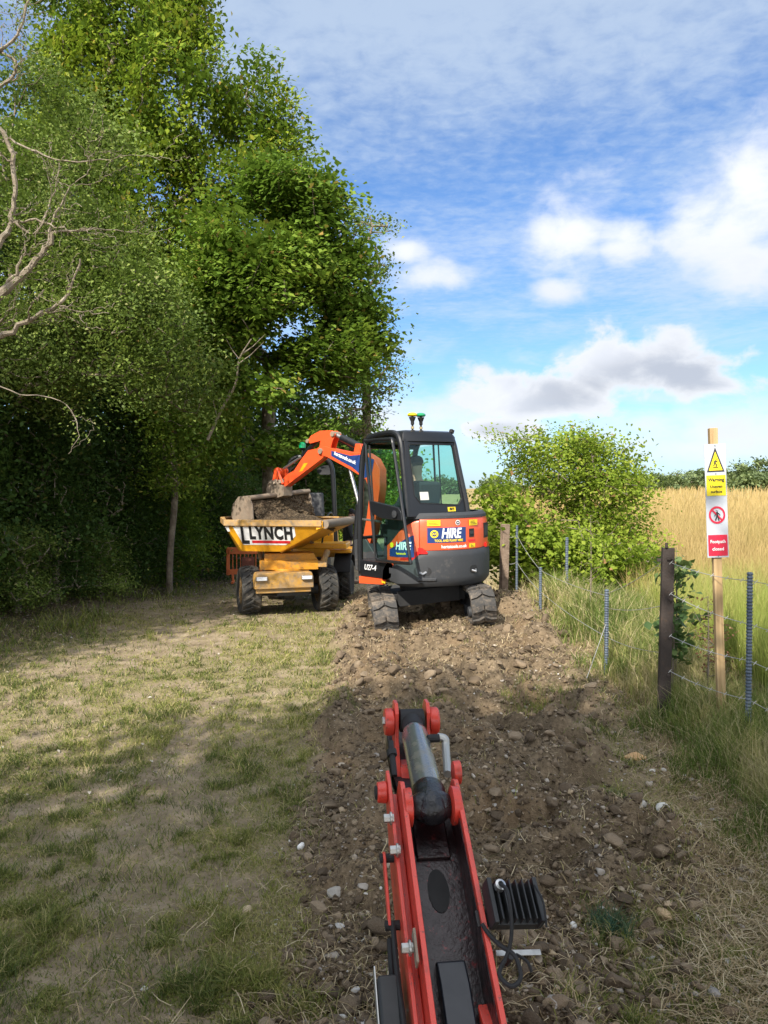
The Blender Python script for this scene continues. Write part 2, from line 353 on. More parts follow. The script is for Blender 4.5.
# ================================================================ GROUND
def ground():
    ys = [-60, -40, -25, -15, -9, -6, -4, -2.5, -1.5, -.8, -.2, .3, .7, 1.0, 1.25, 1.5, 1.7]; y = 1.85
    while y < 34: ys.append(y); y += max(.008, y * y / (1.9 * 769) * 1.15)
    while y < 3500: ys.append(y); y *= 1.12
    ys = np.array(ys)
    dense = np.linspace(-1, 1, 430); side = np.array([1.03, 1.08, 1.15, 1.25, 1.4, 1.6, 1.9, 2.4, 3, 4, 6, 9, 14, 22, 35])
    us = np.concatenate([-side[::-1], dense, side]); wy = np.where(ys < 1.8, 1.7, .56 * ys + .7)
    Xg = us[None] * wy[:, None]; Yg = np.repeat(ys[:, None], len(us), 1)
    Xf, Yf = Xg.ravel(), Yg.ravel(); Zf = hgt(Xf, Yf)
    ny, nx = Xg.shape; i = (np.arange(ny - 1)[:, None] * nx + np.arange(nx - 1)[None]).ravel()
    F = np.stack([i, i + 1, i + nx + 1, i + nx], -1)
    so_, st_, fi_, li_, gr_, ba_ = masks(Xf, Yf)
    m = bpy.data.materials.new('ground_earth'); t = NT(nodes(m))
    co = t.n('ShaderNodeTexCoord').outputs['Object']
    f1 = t.noise(co, 30, 6, .7); f2 = t.noise(co, 5, 5, .6); f3 = t.noise(co, 120, 3, .7); f4 = t.noise(co, 1.3, 3, .5)
    dirt = t.ramp(f2, [(.3, (.19, .148, .095)), (.5, (.275, .217, .142)), (.7, (.37, .3, .205))])
    dirt = t.mix(t.m('MULTIPLY', t.ss(.45, .8, f1), .55), dirt, (.13, .1, .07))
    soil = t.ramp(t.m('ADD', t.m('MULTIPLY', f1, .6), t.m('MULTIPLY', f2, .4)), [(.32, (.07, .05, .031)), (.5, (.16, .12, .076)), (.64, (.265, .20, .13)), (.76, (.5, .42, .31))])
    speck = t.ss(.72, .77, f3); soil = t.mix(t.m('MULTIPLY', speck, .6), soil, (.42, .38, .32))
    soilwarm = t.mix(t.m('MULTIPLY', t.ss(.45, .7, f4), .4), soil, (.27, .175, .095))
    gr = t.ramp(f1, [(.3, (.10, .105, .035)), (.5, (.2, .18, .07)), (.72, (.34, .28, .13))])
    straw = t.ramp(f1, [(.3, (.13, .095, .055)), (.55, (.26, .195, .11)), (.75, (.42, .33, .2))])
    field = t.ramp(t.m('ADD', t.m('MULTIPLY', f1, .5), t.m('MULTIPLY', f4, .5)), [(.3, (.17, .14, .05)), (.5, (.3, .22, .09)), (.7, (.42, .31, .14))])
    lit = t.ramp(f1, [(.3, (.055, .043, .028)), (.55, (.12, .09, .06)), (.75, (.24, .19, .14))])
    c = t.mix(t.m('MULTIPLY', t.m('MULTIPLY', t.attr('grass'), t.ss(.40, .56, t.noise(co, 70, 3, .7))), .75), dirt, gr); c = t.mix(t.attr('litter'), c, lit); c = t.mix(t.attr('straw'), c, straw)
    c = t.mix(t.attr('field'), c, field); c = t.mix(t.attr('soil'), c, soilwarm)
    p = t.n('ShaderNodeBsdfPrincipled'); t.put(p.inputs['Base Color'], c); p.inputs['Roughness'].default_value = .95; p.inputs['Specular IOR Level'].default_value = .15
    b = t.n('ShaderNodeBump', inp={'Strength': .9, 'Distance': .015}); t.put(b.inputs['Height'], t.m('ADD', f1, t.m('MULTIPLY', f3, .5))); t.put(p.inputs['Normal'], b.outputs[0])
    o = t.n('ShaderNodeOutputMaterial'); t.put(o.inputs[0], p.outputs[0])
    g = npmesh('ground', np.stack([Xf, Yf, Zf], -1), [F], m, smooth=True, attrs=dict(soil=so_, straw=st_, field=fi_, litter=li_, grass=gr_)); g['kind'] = 'structure'
ground()

def scatter(n, x0, x1, y0, y1, p=None, power=2):
    """random ground points, denser near the viewer's side of the strip"""
    u = rng.random(n); y = 1 / (1 / y0 + u * (1 / y1 - 1 / y0)) if power == 2 else y0 + u * (y1 - y0)
    a = x0(y) if callable(x0) else x0; b = x1(y) if callable(x1) else x1
    x = a + rng.random(n) * (b - a); return x, y
# ---- soil crumbs and small stones: nobody could count them
def crumbs():
    VV, FF, vv = [], [], []; off = 0
    for n, lo, hi, base, zz in ((60000, .003, .012, ICO1, 11), (13000, .007, .024, ICO2, 13), (2300, .016, .055, ICO3, 13)):
        x, y = scatter(n, lambda y: -.75 + 0 * y, lambda y: 2.3 + 0 * y, 2.0, zz)
        s = masks(x, y)[0]; k = rng.random(n) < s; x, y = x[k], y[k]
        r = lo + (hi - lo) * rng.random(len(x)) ** 2.2; r *= np.clip(y / 5, 1, 1.8)
        V, F, kk = lumps(np.stack([x, y, hgt(x, y) + r * .2], -1), r, base, .75, .16 if base is ICO1 else (.09 if base is ICO2 else .045))
        VV.append(V); FF.append(F + off); off += len(V); c = rng.random(len(x)); vv.append(np.repeat(c ** 1.3 * (.6 if lo < .02 else .4), kk))
    m = attrmat('crumbly_earth', [(0, (.075, .055, .035)), (.3, (.155, .115, .075)), (.5, (.27, .205, .135)), (1, (.5, .4, .28))], .95, .8, 70)
    tag(npmesh('soil_crumbs', np.concatenate(VV), FF, m, np.concatenate(vv)), 'crumbled brown earth clods over the dug strip', 'soil', kind='stuff')
    VV, FF, vv = [], [], []; off = 0
    for n, lo, hi, base, x0, x1, zz, dirt in ((9000, .004, .015, ICO1, -.6, 2.2, 10, 0), (1500, .009, .030, ICO2, -.3, 2.2, 9, 0), (2600, .0025, .008, ICO1, -3.5, -.4, 9, 1), (40, .01, .017, ICO2, -3, -.4, 7, 1)):
        x, y = scatter(n, x0, x1, 2.0, zz); r = lo + (hi - lo) * rng.random(n) ** 2
        V, F, kk = lumps(np.stack([x, y, hgt(x, y) + r * .15], -1), r, base, .6, .06)
        VV.append(V); FF.append(F + off); off += len(V); vv.append(np.repeat(rng.random(n), kk))
    m = attrmat('flint_gravel', [(0, (.2, .16, .12)), (.3, (.36, .29, .21)), (.55, (.46, .40, .32)), (.75, (.36, .34, .32)), (.88, (.56, .42, .26)), (.95, (.6, .57, .52)), (1, (.85, .83, .78))], .7, .3)
    tag(npmesh('gravel', np.concatenate(VV), FF, m, np.concatenate(vv)), 'small flints and chalk bits strewn over earth and path', 'gravel', kind='stuff')
crumbs()
def stone(px, py, r, col, label, flat=.6, seed=0):
    """a stone lying at ground point x,y"""
    V0, F0 = ICO3; rs = np.random.default_rng(seed); d = rs.normal(size=(7, 3)); d /= np.linalg.norm(d, axis=1, keepdims=True)
    V = V0.copy()
    for q in d:   # chip flat facets
        e = V @ q; lim = rs.uniform(.6, .85); V -= np.where(e > lim, e - lim, 0)[:, None] * q
    V = V * np.array([1, rs.uniform(.65, .95), flat]) * r * (1 + .03 * rs.normal(size=(len(V), 1)))
    m = pbr('stone_' + str(seed), col, .75, dirt=.35, var=.25, bump=.5, bscale=90)
    o = npmesh('stone', V, [F0], m, smooth=True); o.location = (px, py, gz(px, py) + r * flat * .15); o.rotation_euler = (rs.normal() * .2, rs.normal() * .2, rs.uniform(0, 6)); tag(o, label, 'stone')
stone(-.222, 3.52, .05, (.36, .33, .29), 'large grey angular stone at the left edge of the dug earth', .6, 1)
stone(-.44, 4.05, .03, (.8, .78, .74), 'white stone at the path edge above the large grey stone', .7, 2)
stone(1.22, 3.3, .045, (.5, .35, .2), 'tan split flint right of the blue green grass tuft', .6, 3)
stone(.71, 2.82, .04, (.36, .33, .26), 'smooth round greyish pebble right of the red arm at the bottom', .75, 4)
stone(.9, 4.05, .045, (.42, .4, .36), 'pale grey flint in the earth beyond the work light', .6, 5)
stone(1.17, 3.85, .045, (.3, .33, .4), 'bluish grey flint with broken face in the dug earth', .55, 6)
stone(1.25, 4.55, .06, (.45, .32, .2), 'brown lump of flint beyond the bluish flint', .5, 7)
stone(1.72, 5.3, .12, (.5, .3, .13), 'orange clay stained boulder lying in front of the fence', .45, 8)
stone(1.45, 3.95, .04, (.6, .58, .52), 'whitish chalk stone near the dry straw', .6, 9)
stone(-.62, 3.42, .032, (.48, .36, .24), 'tan stone on the worn grass left of the dug earth', .55, 10)
stone(1.78, 4.28, .03, (.78, .76, .72), 'small white chalk stone among dry straw on the right', .7, 12)
stone(-.02, 4.6, .035, (.75, .73, .7), 'white flint between path and red arm tip', .6, 13)

# ---- grass on the path
G_GREEN = foliage('path_grass', [(0, (.075, .10, .03)), (.4, (.19, .215, .05)), (.7, (.32, .30, .09)), (1, (.48, .4, .21))], .3)
def path_grass():
    n = 900000; x, y = scatter(n, lambda y: -.62 * y - .6, lambda y: 2.2 + 0 * y, 1.9, 22)
    so_, st_, fi_, li_, g, ba = masks(x, y)
    tuft = sst(.45, .7, fbm(x * 9, y * 8, 123, 2)); tuft2 = sst(.45, .7, fbm(x * 2.3, y * 2, 125, 3))
    dens = g * (.35 + .65 * tuft) * (.5 + .5 * tuft2) + .10 * (1 - so_) + .012 * so_ + .09 * st_
    k = rng.random(n) < dens * 1.6; x, y, tuft, tuft2, li_, so_ = x[k], y[k], tuft[k], tuft2[k], li_[k], so_[k]; n = len(x)
    h = (.014 + .065 * rng.random(n) ** 1.5 * (.35 + tuft * .9)) * (1 + .6 * li_) ; w = np.maximum(.0034, y * .0008) * rng.uniform(.6, 1.5, n)
    V, F = blades(np.stack([x, y, hgt(x, y) - .004], -1), h, w, rng.uniform(.3, 1.6, n))
    lightpatch = sst(.4, .7, fbm(x * .8, y * .8, 140, 3)); v = np.clip(rng.random(n) ** 1.6 * .6 + .35 * lightpatch + .12 * (1 - tuft) - .12 * tuft, 0, 1)
    v = np.where(rng.random(n) < .15 + .1 * so_, rng.uniform(.8, 1, n), v)
    tag(npmesh('path_grass', V, F, G_GREEN, np.repeat(v, 5)), 'patchy short grass worn through on the path', 'grass', kind='stuff')
path_grass()
STRAW = foliage('dry_straw', [(0, (.2, .14, .075)), (.5, (.36, .27, .15)), (1, (.55, .46, .3))], .2)
def straw_litter():
    # dry stems lying on the ground by the fence and some across soil and path
    n = 90000; x, y = scatter(n, lambda y: -1.2 + 0 * y, lambda y: 2.9 + 0 * y, 1.9, 14)
    so_, st_, fi_, li_, g, ba = masks(x, y)
    k = rng.random(n) < st_ * .8 + .03 * so_ + .03 + .75 * so_ * sst(6.4, 8.6, y) + .12 * so_ * sst(.5, .7, fbm(x * 1.5, y * 1.5, 333, 2)); x, y = x[k], y[k]; n = len(x)
    L = rng.uniform(.02, .16, n) ** 1.0 * (1 - .4 * so_[k]); a = rng.uniform(0, 6.28, n); d = np.stack([np.cos(a), np.sin(a), rng.normal(.12, .22, n)], -1) * L[:, None]
    P = np.stack([x, y, hgt(x, y) + .008 + .02 * rng.random(n)], -1); s = np.stack([-np.sin(a), np.cos(a), 0 * a], -1) * (np.maximum(.0016, y * .00035) * rng.uniform(.6, 1.3, n))[:, None]
    b = s / np.linalg.norm(s, axis=1, keepdims=True) * (L * rng.normal(0, .15, n))[:, None]; mid = P + d * .5 + b + np.array([0, 0, .012])
    V = np.stack([P - s, P + s, mid - s, mid + s, P + d - s * .5, P + d + s * .5], 1).reshape(-1, 3); kk = (np.arange(n) * 6)[:, None]
    tag(npmesh('straw', V, [kk + np.array([[0, 1, 3, 2]]), kk + np.array([[2, 3, 5, 4]])], STRAW, np.repeat(rng.random(n), 6)), 'dry broken straw lying over the earth by the fence', 'straw', kind='stuff')
straw_litter()
def verge():
    # long grass under and behind the fence line
    n = 150000; x, y = scatter(n, lambda y: np.interp(y, [2, 4.5, 7, 10, 14], [1.75, 1.85, 1.95, 1.95, 1.8]), lambda y: np.interp(y, [2, 6, 14], [3.6, 4.2, 5.0]), 2.6, 15)
    edge = x - np.interp(y, [2, 4.5, 7, 10, 14], [1.95, 2.0, 2.1, 2.1, 1.9]); clump = fbm(x * 2.2, y * 2.2, 200, 3)
    k = (rng.random(n) < sst(-.2, .25, edge + (clump - .5))) ; x, y, edge, clump = x[k], y[k], edge[k], clump[k]; n = len(x)
    h = (.12 + .5 * rng.random(n) ** 1.1 * (.5 + clump)) * (.35 + .65 * sst(-.1, .4, edge)) * np.interp(y, [3, 5.2, 6.4, 9, 12], [.55, .5, .65, .9, .85])
    w = np.maximum(.004, y * .0009) * rng.uniform(.6, 1.4, n)
    V, F = blades(np.stack([x, y, hgt(x, y) - .01], -1), h, w, rng.uniform(.1, 1.1, n) ** 1.1)
    dry = sst(.45, .7, fbm(x * 1.2, y * .9, 210, 3)); v = np.clip(rng.random(n) * .5 + dry * .5 + .4 * sst(8, 10.5, y) * (1 - sst(.1, .7, edge)), 0, 1); v = np.where(rng.random(n) < .17, rng.uniform(.85, 1, n), v)
    m = foliage('verge_grass', [(0, (.07, .12, .025)), (.35, (.15, .2, .05)), (.6, (.28, .3, .09)), (.8, (.45, .38, .18)), (1, (.6, .5, .3))], .35)
    tag(npmesh('verge_grass', V, F, m, np.repeat(v, 5)), 'long rough grass growing along the wire fence', 'grass', kind='stuff')
    # field crop: golden grass with green stems at its near edge
    n = 120000; u = rng.random(n); y = 1 / (1 / 6. + u * (1 / 95 - 1 / 6.)); x = np.interp(y, [6, 14, 95], [3.0, 3.9, 14]) + rng.random(n) * (.62 * y + 2.5)
    x = np.minimum(x, .9 * y + 2); k = x > np.interp(y, [6, 14, 16, 95], [3.0, 3.9, 3.4, 14]); x, y = x[k], y[k]; n = len(x)
    cl = fbm(x * .5, y * .3, 220, 3); h = (.36 + .5 * rng.random(n)) * (.55 + .9 * cl); w = np.maximum(.006, y * .00095) * rng.uniform(.6, 1.3, n)
    V, F = blades(np.stack([x, y, hgt(x, y, False)], -1), h, w, rng.uniform(.0, .45, n), face=1)
    near = 1 - sst(7, 13, y + (cl - .5) * 9); v = np.clip(1 - near * .8 - rng.random(n) * .35 - .25 * sst(.55, .75, fbm(x * .15, y * .08, 230, 3)), 0, 1)
    m = foliage('field_crop', [(0, (.24, .29, .06)), (.3, (.36, .34, .11)), (.6, (.38, .29, .115)), (1, (.49, .35, .16))], .3)
    tag(npmesh('field_crop', V, F, m, np.repeat(v, 5)), 'ripe golden grass crop filling the field beyond the fence', 'crop', kind='stuff')
verge()
def litter():
    n = 60000; x, y = scatter(n, lambda y: -.62 * y - 1, lambda y: -1.4 + 0 * y, 4.5, 24); li = masks(x, y)[3]
    k = rng.random(n) < li * .6 + .02; x, y = x[k], y[k]; n = len(x)
    V, F = leaves(np.stack([x, y, hgt(x, y) + .012], -1), rng.uniform(.02, .05, n) * np.clip(y / 9, 1, 1.6), 2.0)
    m = foliage('fallen_leaves', [(0, (.09, .06, .035)), (.5, (.2, .15, .1)), (.85, (.3, .25, .18)), (1, (.5, .46, .4))], .1)
    tag(npmesh('fallen_leaves', V, [F], m, np.repeat(rng.random(n), 4)), 'dry fallen leaves under the hedge', 'leaf litter', kind='stuff')
litter()
def hedge_weeds():
    n = 16000; x, y = scatter(n, lambda y: -.55 * y - .6, lambda y: -3.0 + 0 * y, 6.5, 17); li = masks(x, y)[3]; cl = fbm(x * 2.6, y * 2.0, 640, 3)
    k = rng.random(n) < sst(.5, .62, cl) * sst(.15, .9, li); x, y, cl = x[k], y[k], cl[k]; n = len(x)
    V, F = blades(np.stack([x, y, hgt(x, y) - .01], -1), rng.uniform(.06, .26, n) * (.5 + cl), np.maximum(.005, y * .0009) * rng.uniform(.7, 1.6, n), rng.uniform(.2, 1.3, n))
    tag(npmesh('hedge_weeds', V, F, G_GREEN, np.repeat(np.clip(rng.random(n) * .55, 0, 1), 5)), 'rough green weeds and grass at the foot of the hedge', 'weeds', kind='stuff')
hedge_weeds()
def tuft(x, y, n, h, spread, mat, label, cat='grass tuft', name='grass_tuft', vlo=0, vhi=.6):
    a = rng.uniform(0, 6.28, n); r = spread * rng.random(n) ** .7; px, py = r * np.cos(a), r * np.sin(a); z = hgt(x + px, y + py) - gz(x, y)
    V, F = blades(np.stack([px, py, z - .005], -1), h * rng.uniform(.4, 1, n), rng.uniform(.0025, .005, n), rng.uniform(.2, 1.3, n))
    o = npmesh(name, V, F, mat, np.repeat(rng.uniform(vlo, vhi, n), 5)); o.location = (x, y, gz(x, y)); tag(o, label, cat)
BLUEG = foliage('blue_green_blade', [(0, (.03, .09, .07)), (.5, (.06, .11, .06)), (1, (.14, .15, .06))], .2)
tuft(.97, 3.22, 420, .11, .09, BLUEG, 'blue green tuft of fine grass growing alone in the dug earth', vhi=1)
tuft(1.35, 4.3, 260, .09, .14, BLUEG, 'pale scrubby grass tuft beside the straw', vlo=.4, vhi=1)
tuft(.42, 6.4, 420, .12, .22, G_GREEN, 'green grass tuft in the dug earth beyond the cylinder')
tuft(1.35, 6.6, 700, .14, .38, G_GREEN, 'wide patch of green turf turned over before the dark post')
tuft(-.4, 6.3, 300, .1, .2, G_GREEN, 'dark grass tuft on the mound edge beside the path')
# ================================================================ TREES
BARK = matte('bark', [(.3, (.09, .07, .05)), (.5, (.19, .155, .115)), (.7, (.30, .26, .2))], .9, 7, .8, 45)
BARKP = matte('pale_bark', [(.3, (.13, .105, .075)), (.5, (.24, .2, .15)), (.7, (.36, .31, .25))], .85, 7, .6, 45)
F_LIME = foliage('lime_leaf', [(0, (.045, .08, .01)), (.4, (.12, .195, .02)), (.7, (.26, .33, .028)), (.93, (.34, .34, .04)), (1, (.4, .3, .06))], .45)
F_MAPLE = foliage('maple_leaf', [(0, (.055, .095, .014)), (.5, (.14, .235, .032)), (.8, (.26, .35, .05)), (.96, (.28, .3, .05)), (1, (.36, .24, .07))], .42)
F_SMALL = foliage('thorn_leaf', [(0, (.06, .09, .022)), (.5, (.15, .215, .045)), (.85, (.25, .31, .07)), (1, (.3, .3, .12))], .35)
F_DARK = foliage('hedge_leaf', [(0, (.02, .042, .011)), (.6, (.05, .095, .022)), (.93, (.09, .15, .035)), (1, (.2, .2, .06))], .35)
F_BUSH = foliage('bush_leaf', [(0, (.12, .18, .022)), (.4, (.25, .35, .04)), (.8, (.38, .46, .06)), (.95, (.46, .46, .1)), (1, (.45, .25, .12))], .55)
F_FAR = foliage('far_leaf', [(0, (.09, .12, .06)), (.5, (.17, .22, .09)), (1, (.27, .32, .14))], .3)  # lighter leaf tones: distance haze is put into the colour
def tree(name, label, cat, base, lobes, ncl, lpc, leaf, fmat, r0=.15, trunk=None, spread=.42, shell=.45, droop=.2, updir=.4, asp=.6, group=None, bark=None, seg=6,
         vshift=0, hang=0, gap=.0, thin=.9, twig=.006, crown=True, seed=0):
    global rng
    keep = rng; rng = np.random.default_rng(1000 + seed)
    base = np.array(base, float); L = np.array([[*(np.array(l[:3]) - base), *(l[3:6] if len(l) >= 6 else (l[3],) * 3)] for l in lobes])
    vol = L[:, 3] * L[:, 4] * L[:, 5]; pr = (vol ** .75) / (vol ** .75).sum(); pick = rng.choice(len(L), ncl, p=pr)
    d = rand_unit(ncl); rad = shell + (1 - shell) * rng.random(ncl) ** .6
    C = L[pick, :3] + d * rad[:, None] * L[pick, 3:6]
    if gap:   # holes where the sky shows through
        g = fbm((C[:, 0] + C[:, 1] * .7) * 1.1 + seed, C[:, 2] * 1.1, 300 + seed, 2); C = C[g > gap]; ncl = len(C)
    C[:, 2] = np.maximum(C[:, 2], .25)
    # trunk then branches grown to the nearest wood
    tp = trunk or [(0, 0, 0), (0, 0, float(np.median(C[:, 2])) * .8)]
    T = [np.array(p, float) for p in smoothpts(tp, 5)]
    nodes_ = [p for p in T]; par = [-1] + list(range(len(T) - 1)); tipdist = np.array([np.linalg.norm(C - p, axis=1) for p in T]).min(0)
    N = np.zeros((len(T) + ncl * 12, 3)); N[:len(T)] = T; cnt = len(T)
    for i in np.argsort(tipdist):
        c = C[i]; dv = N[:cnt] - c; ds = np.sqrt((dv ** 2).sum(1)) + .35 * np.maximum(dv[:, 2], 0)
        j = int(np.argmin(ds)); p = N[j].copy(); dist = np.linalg.norm(c - p); k = max(1, min(8, int(dist / .3)))
        cur = j
        for q in range(1, k + 1):
            f = q / k; pt = p + (c - p) * f + np.array([0, 0, .12 * dist * math.sin(math.pi * f)]) + rng.normal(0, .035 * dist / k * 2, 3) * (q < k)
            if cnt >= len(N): break
            N[cnt] = pt; par.append(cur); cur = cnt; cnt += 1
    w = np.zeros(cnt); ch = np.zeros(cnt, int)
    for i in range(cnt - 1, 0, -1):
        if ch[i] == 0: w[i] = 1
        w[par[i]] += w[i]; ch[par[i]] += 1
    rr = np.maximum(twig, r0 * (w / w[0]) ** .5)
    P1 = N[1:cnt]; P0 = N[[par[i] for i in range(1, cnt)]]; ra = np.minimum(rr[[par[i] for i in range(1, cnt)]], rr[1:cnt] * 1.6); rb = rr[1:cnt]
    ax = P1 - P0; ln = np.linalg.norm(ax, axis=1, keepdims=True) + 1e-6; ax /= ln; P1 = P1 + ax * rb[:, None] * .4
    ref = np.where(np.abs(ax[:, 2:3]) > .9, np.array([[1., 0, 0]]), np.array([[0, 0, 1.]])); u = np.cross(ax, ref); u /= np.linalg.norm(u, axis=1, keepdims=True); v_ = np.cross(ax, u)
    rings = []
    for k in range(seg):
        a = 2 * math.pi * k / seg; q = u * math.cos(a) + v_ * math.sin(a); rings.append((P0 + q * ra[:, None], P1 + q * rb[:, None]))
    V = np.stack([x for k in range(2) for x in [r[k] for r in rings]], 1); n = len(V)
    F = np.concatenate([(np.arange(n) * 2 * seg)[:, None] + np.array([[k, (k + 1) % seg, (k + 1) % seg + seg, k + seg]]) for k in range(seg)])
    root = empty(name, base); tag(root, label, cat, group)
    npmesh('trunk', V.reshape(-1, 3), [F], bark or BARK, parent=root, smooth=True)
    if crown:
        nl = ncl * lpc; ci = np.repeat(np.arange(ncl), lpc); lead = rand_unit(ncl)[ci]; off = rng.normal(0, 1, (nl, 3)) * np.array([spread, spread, spread * .62])
        if hang: off[:, 2] -= hang * rng.random(nl) ** 1.5 * rng.random(ncl)[ci] * 2
        P = C[ci] + off; P[:, 2] = np.maximum(P[:, 2], .04); S = leaf * rng.uniform(.6, 1.35, nl)
        V, F = leaves(P, S, updir, droop, asp, lead)
        cv = rng.random(ncl); v = np.clip(.34 * rng.random(nl) + .56 * cv[ci] + vshift, 0, 1); v = np.where(rng.random(nl) < .02, 1., v)
        npmesh('crown', V, [F], fmat, np.repeat(v, 4), parent=root)
    rng = keep; return root

def PX(px, py, Z): return ((px - 384) / 769 * Z, Z, 1.9 + (492 - py) / 769 * Z)
def lob(px, py, Z, rx, rz=None, ry=None): return (*PX(px, py, Z), rx, ry or rx, rz or rx)
tree('lime_tree', 'tallest tree on the left with yellow green leaves hanging in curtains', 'tree', (-5.4, 18.6, -.2),
     [lob(160, -30, 17.70, 1.25), lob(95, -10, 18.20, 1.6), lob(170, 40, 17.6, 1.0, 1.0), lob(262, 105, 17.40, 0.86, 1.03), lob(285, 165, 17.20, 0.48, 1.32), lob(245, 190, 17.40, 0.92, 1.49), lob(190, 100, 17.60, 1.37, 1.60), lob(100, 90, 18.20, 1.36, 1.59), lob(150, 200, 17.70, 1.48, 1.83),
      lob(215, 300, 17.40, 1.14, 1.83), lob(120, 310, 18.00, 1.59, 1.71), lob(190, 400, 17.60, 1.14, 1.37), lob(60, 200, 18.70, 1.70, 2.04)],
     1900, 80, .12, F_LIME, .2, spread=.24, droop=1.2, hang=.5, vshift=.06, gap=.34, shell=.55, seed=1)
tree('maple_tree', 'broad maple behind the yellow dumper, rounded green crown reaching furthest right into the blue sky', 'tree', (-2.55, 17.0, -.15),
     [lob(285, 215, 15.20, 1.01), lob(325, 225, 15.70, 0.71), lob(350, 285, 15.70, 0.67, 0.86), lob(330, 350, 15.30, 0.94), lob(285, 300, 15.10, 1.17), lob(250, 250, 15.20, 1.09), lob(255, 380, 14.30, 0.85, 0.62), lob(300, 405, 14.30, 0.77, 0.54), lob(262, 425, 15.2, 0.75, 0.7), lob(300, 440, 16.0, .6, .5), lob(235, 330, 15.70, 1.18), lob(370, 330, 16.00, 0.39, 0.55)],
     1100, 75, .115, F_MAPLE, .15, spread=.22, droop=.3, vshift=.03, gap=.38, shell=.5, updir=.8, asp=.8, seed=2)
tree('ash_tree', 'thin leaved ash behind the maple, its sparse twigs spreading right against the sky', 'tree', (-.55, 24.5, -.4),
     [lob(365, 245, 24, 1.1, .9), lob(378, 265, 24, .55, .6), lob(375, 378, 24, .85, .8), lob(388, 375, 24, .55, .45), lob(355, 395, 24, .9, .8), lob(345, 300, 24.5, 1.4, 1.6), lob(360, 420, 24, .8, .5)],
     330, 24, .11, F_SMALL, .16, spread=.26, droop=.5, gap=.3, twig=.011, seed=3)
for i, (lb, base, lobes, ncl, mt) in enumerate([
    ('dark tree filling the gap between maple and excavator arm', (-3.9, 27, -.5), [lob(270, 430, 27, 2.0, 2.2), lob(220, 470, 27, 2.2, 2.4), lob(320, 450, 27, 1.6, 1.5), lob(300, 500, 26, 1.6, 1.2), lob(240, 530, 25, 1.4, 1.1)], 520, F_DARK),
    ('mid green tree behind the excavator arm and the dumper roll bar', (-1.6, 33, -.9), [lob(352, 455, 33, 1.5, 1.4), lob(385, 470, 34, 1.2, .9), lob(325, 500, 32, 1.6, 1.0), lob(360, 510, 32, 1.3, .8)], 360, F_MAPLE),
    ('pale green bush far down the track behind the standing man', (-.7, 44, -1), [lob(350, 520, 44, 1.7, 1.3), lob(372, 505, 45, 1.7, 1.2), lob(398, 500, 46, 2.0, 1.3), lob(330, 530, 42, 1.6, 1.0)], 320, F_BUSH)]):
    tree('woodland_tree', lb, 'tree', base, lobes, ncl, 55, .17, mt, .2, spread=.42, shell=.35, group='trees down the track', seed=10 + i)
tree('thorn_tree', 'small leaved pale green thorn tree spreading over the hedge at far left', 'tree', (-7.2, 11.9, .2),
     [lob(60, 215, 11.3, 1.0, 1.2), lob(110, 280, 11.2, .9, 1.0), lob(150, 345, 11, .75, .9), lob(50, 340, 11.6, 1.2, 1.2), lob(25, 120, 11.6, .8, .8), lob(90, 150, 11.8, .7, .7), lob(205, 390, 11.8, .4, .6)],
     800, 80, .062, F_SMALL, .07, spread=.2, droop=.4, gap=.3, shell=.3, twig=.004, seed=4)
tree('slim_tree', 'slim bare lower trunk standing where the hedge meets the track', 'tree', (-4.2, 15, gz(-4.2, 15)),
     [(-3.9, 14.8, 4.2, .9, .9, 1.1), (-4.6, 15.2, 5.2, 1.0, 1.0, 1.2), (-3.9, 14.7, 3.0, .6, .5, .6), (-4.1, 14.6, 2.2, .4, .35, .35)], 340, 70, .08, F_MAPLE, .065, trunk=[(0, 0, 0), (.03, 0, .9), (.12, 0, 1.9), (.1, .05, 3.4), (.3, 0, 4.4)], spread=.28, vshift=.1, seed=5)
for i, (x, y, hh, r, lb, mt) in enumerate([
    (-6.3, 10.4, 2.5, 1.15, 'dark dense hedge shrub nearest the camera at the left edge', F_DARK), (-5.9, 12.8, 2.9, 1.2, 'dark hedge shrub below the thorn tree', F_DARK), (-5.5, 15.3, 2.7, 1.15, 'dark hedge shrub just left of the slim bare trunk', F_DARK),
    (-4.9, 17.2, 2.6, .85, 'leafy hedge shrub just right of the slim bare trunk', F_MAPLE), (-4.6, 20.2, 2.6, 1.2, 'dark hedge shrub behind the orange barrier', F_DARK), (-5.4, 11.3, 1.0, .6, 'low scrubby bush with grey green leaves at the foot of the hedge', F_SMALL),
    (-4.95, 13.4, .9, .5, 'small grey green bush low in front of the hedge', F_SMALL),
    (-5.75, 9.2, 1.5, .8, 'scrubby low shrub at the very left edge of the photo', F_DARK), (-5.15, 14.2, 1.9, .6, 'leafy low shrub touching the left side of the slim bare trunk', F_DARK), (-5.3, 12.4, 1.6, .6, 'low shrub in the middle of the hedge foot', F_DARK)]):
    gr = gz(x, y)
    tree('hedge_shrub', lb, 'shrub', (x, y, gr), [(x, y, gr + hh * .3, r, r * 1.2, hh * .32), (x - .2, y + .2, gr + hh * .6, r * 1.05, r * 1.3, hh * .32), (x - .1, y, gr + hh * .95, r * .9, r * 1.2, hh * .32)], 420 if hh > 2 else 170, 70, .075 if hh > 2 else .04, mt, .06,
         trunk=[(0, 0, 0), (0, 0, hh * .5)], spread=.26 if hh > 2 else .14, shell=.35, droop=.4, group='shrubs of the left hedge', bark=BARKP if hh < 2 else BARK, seed=20 + i)
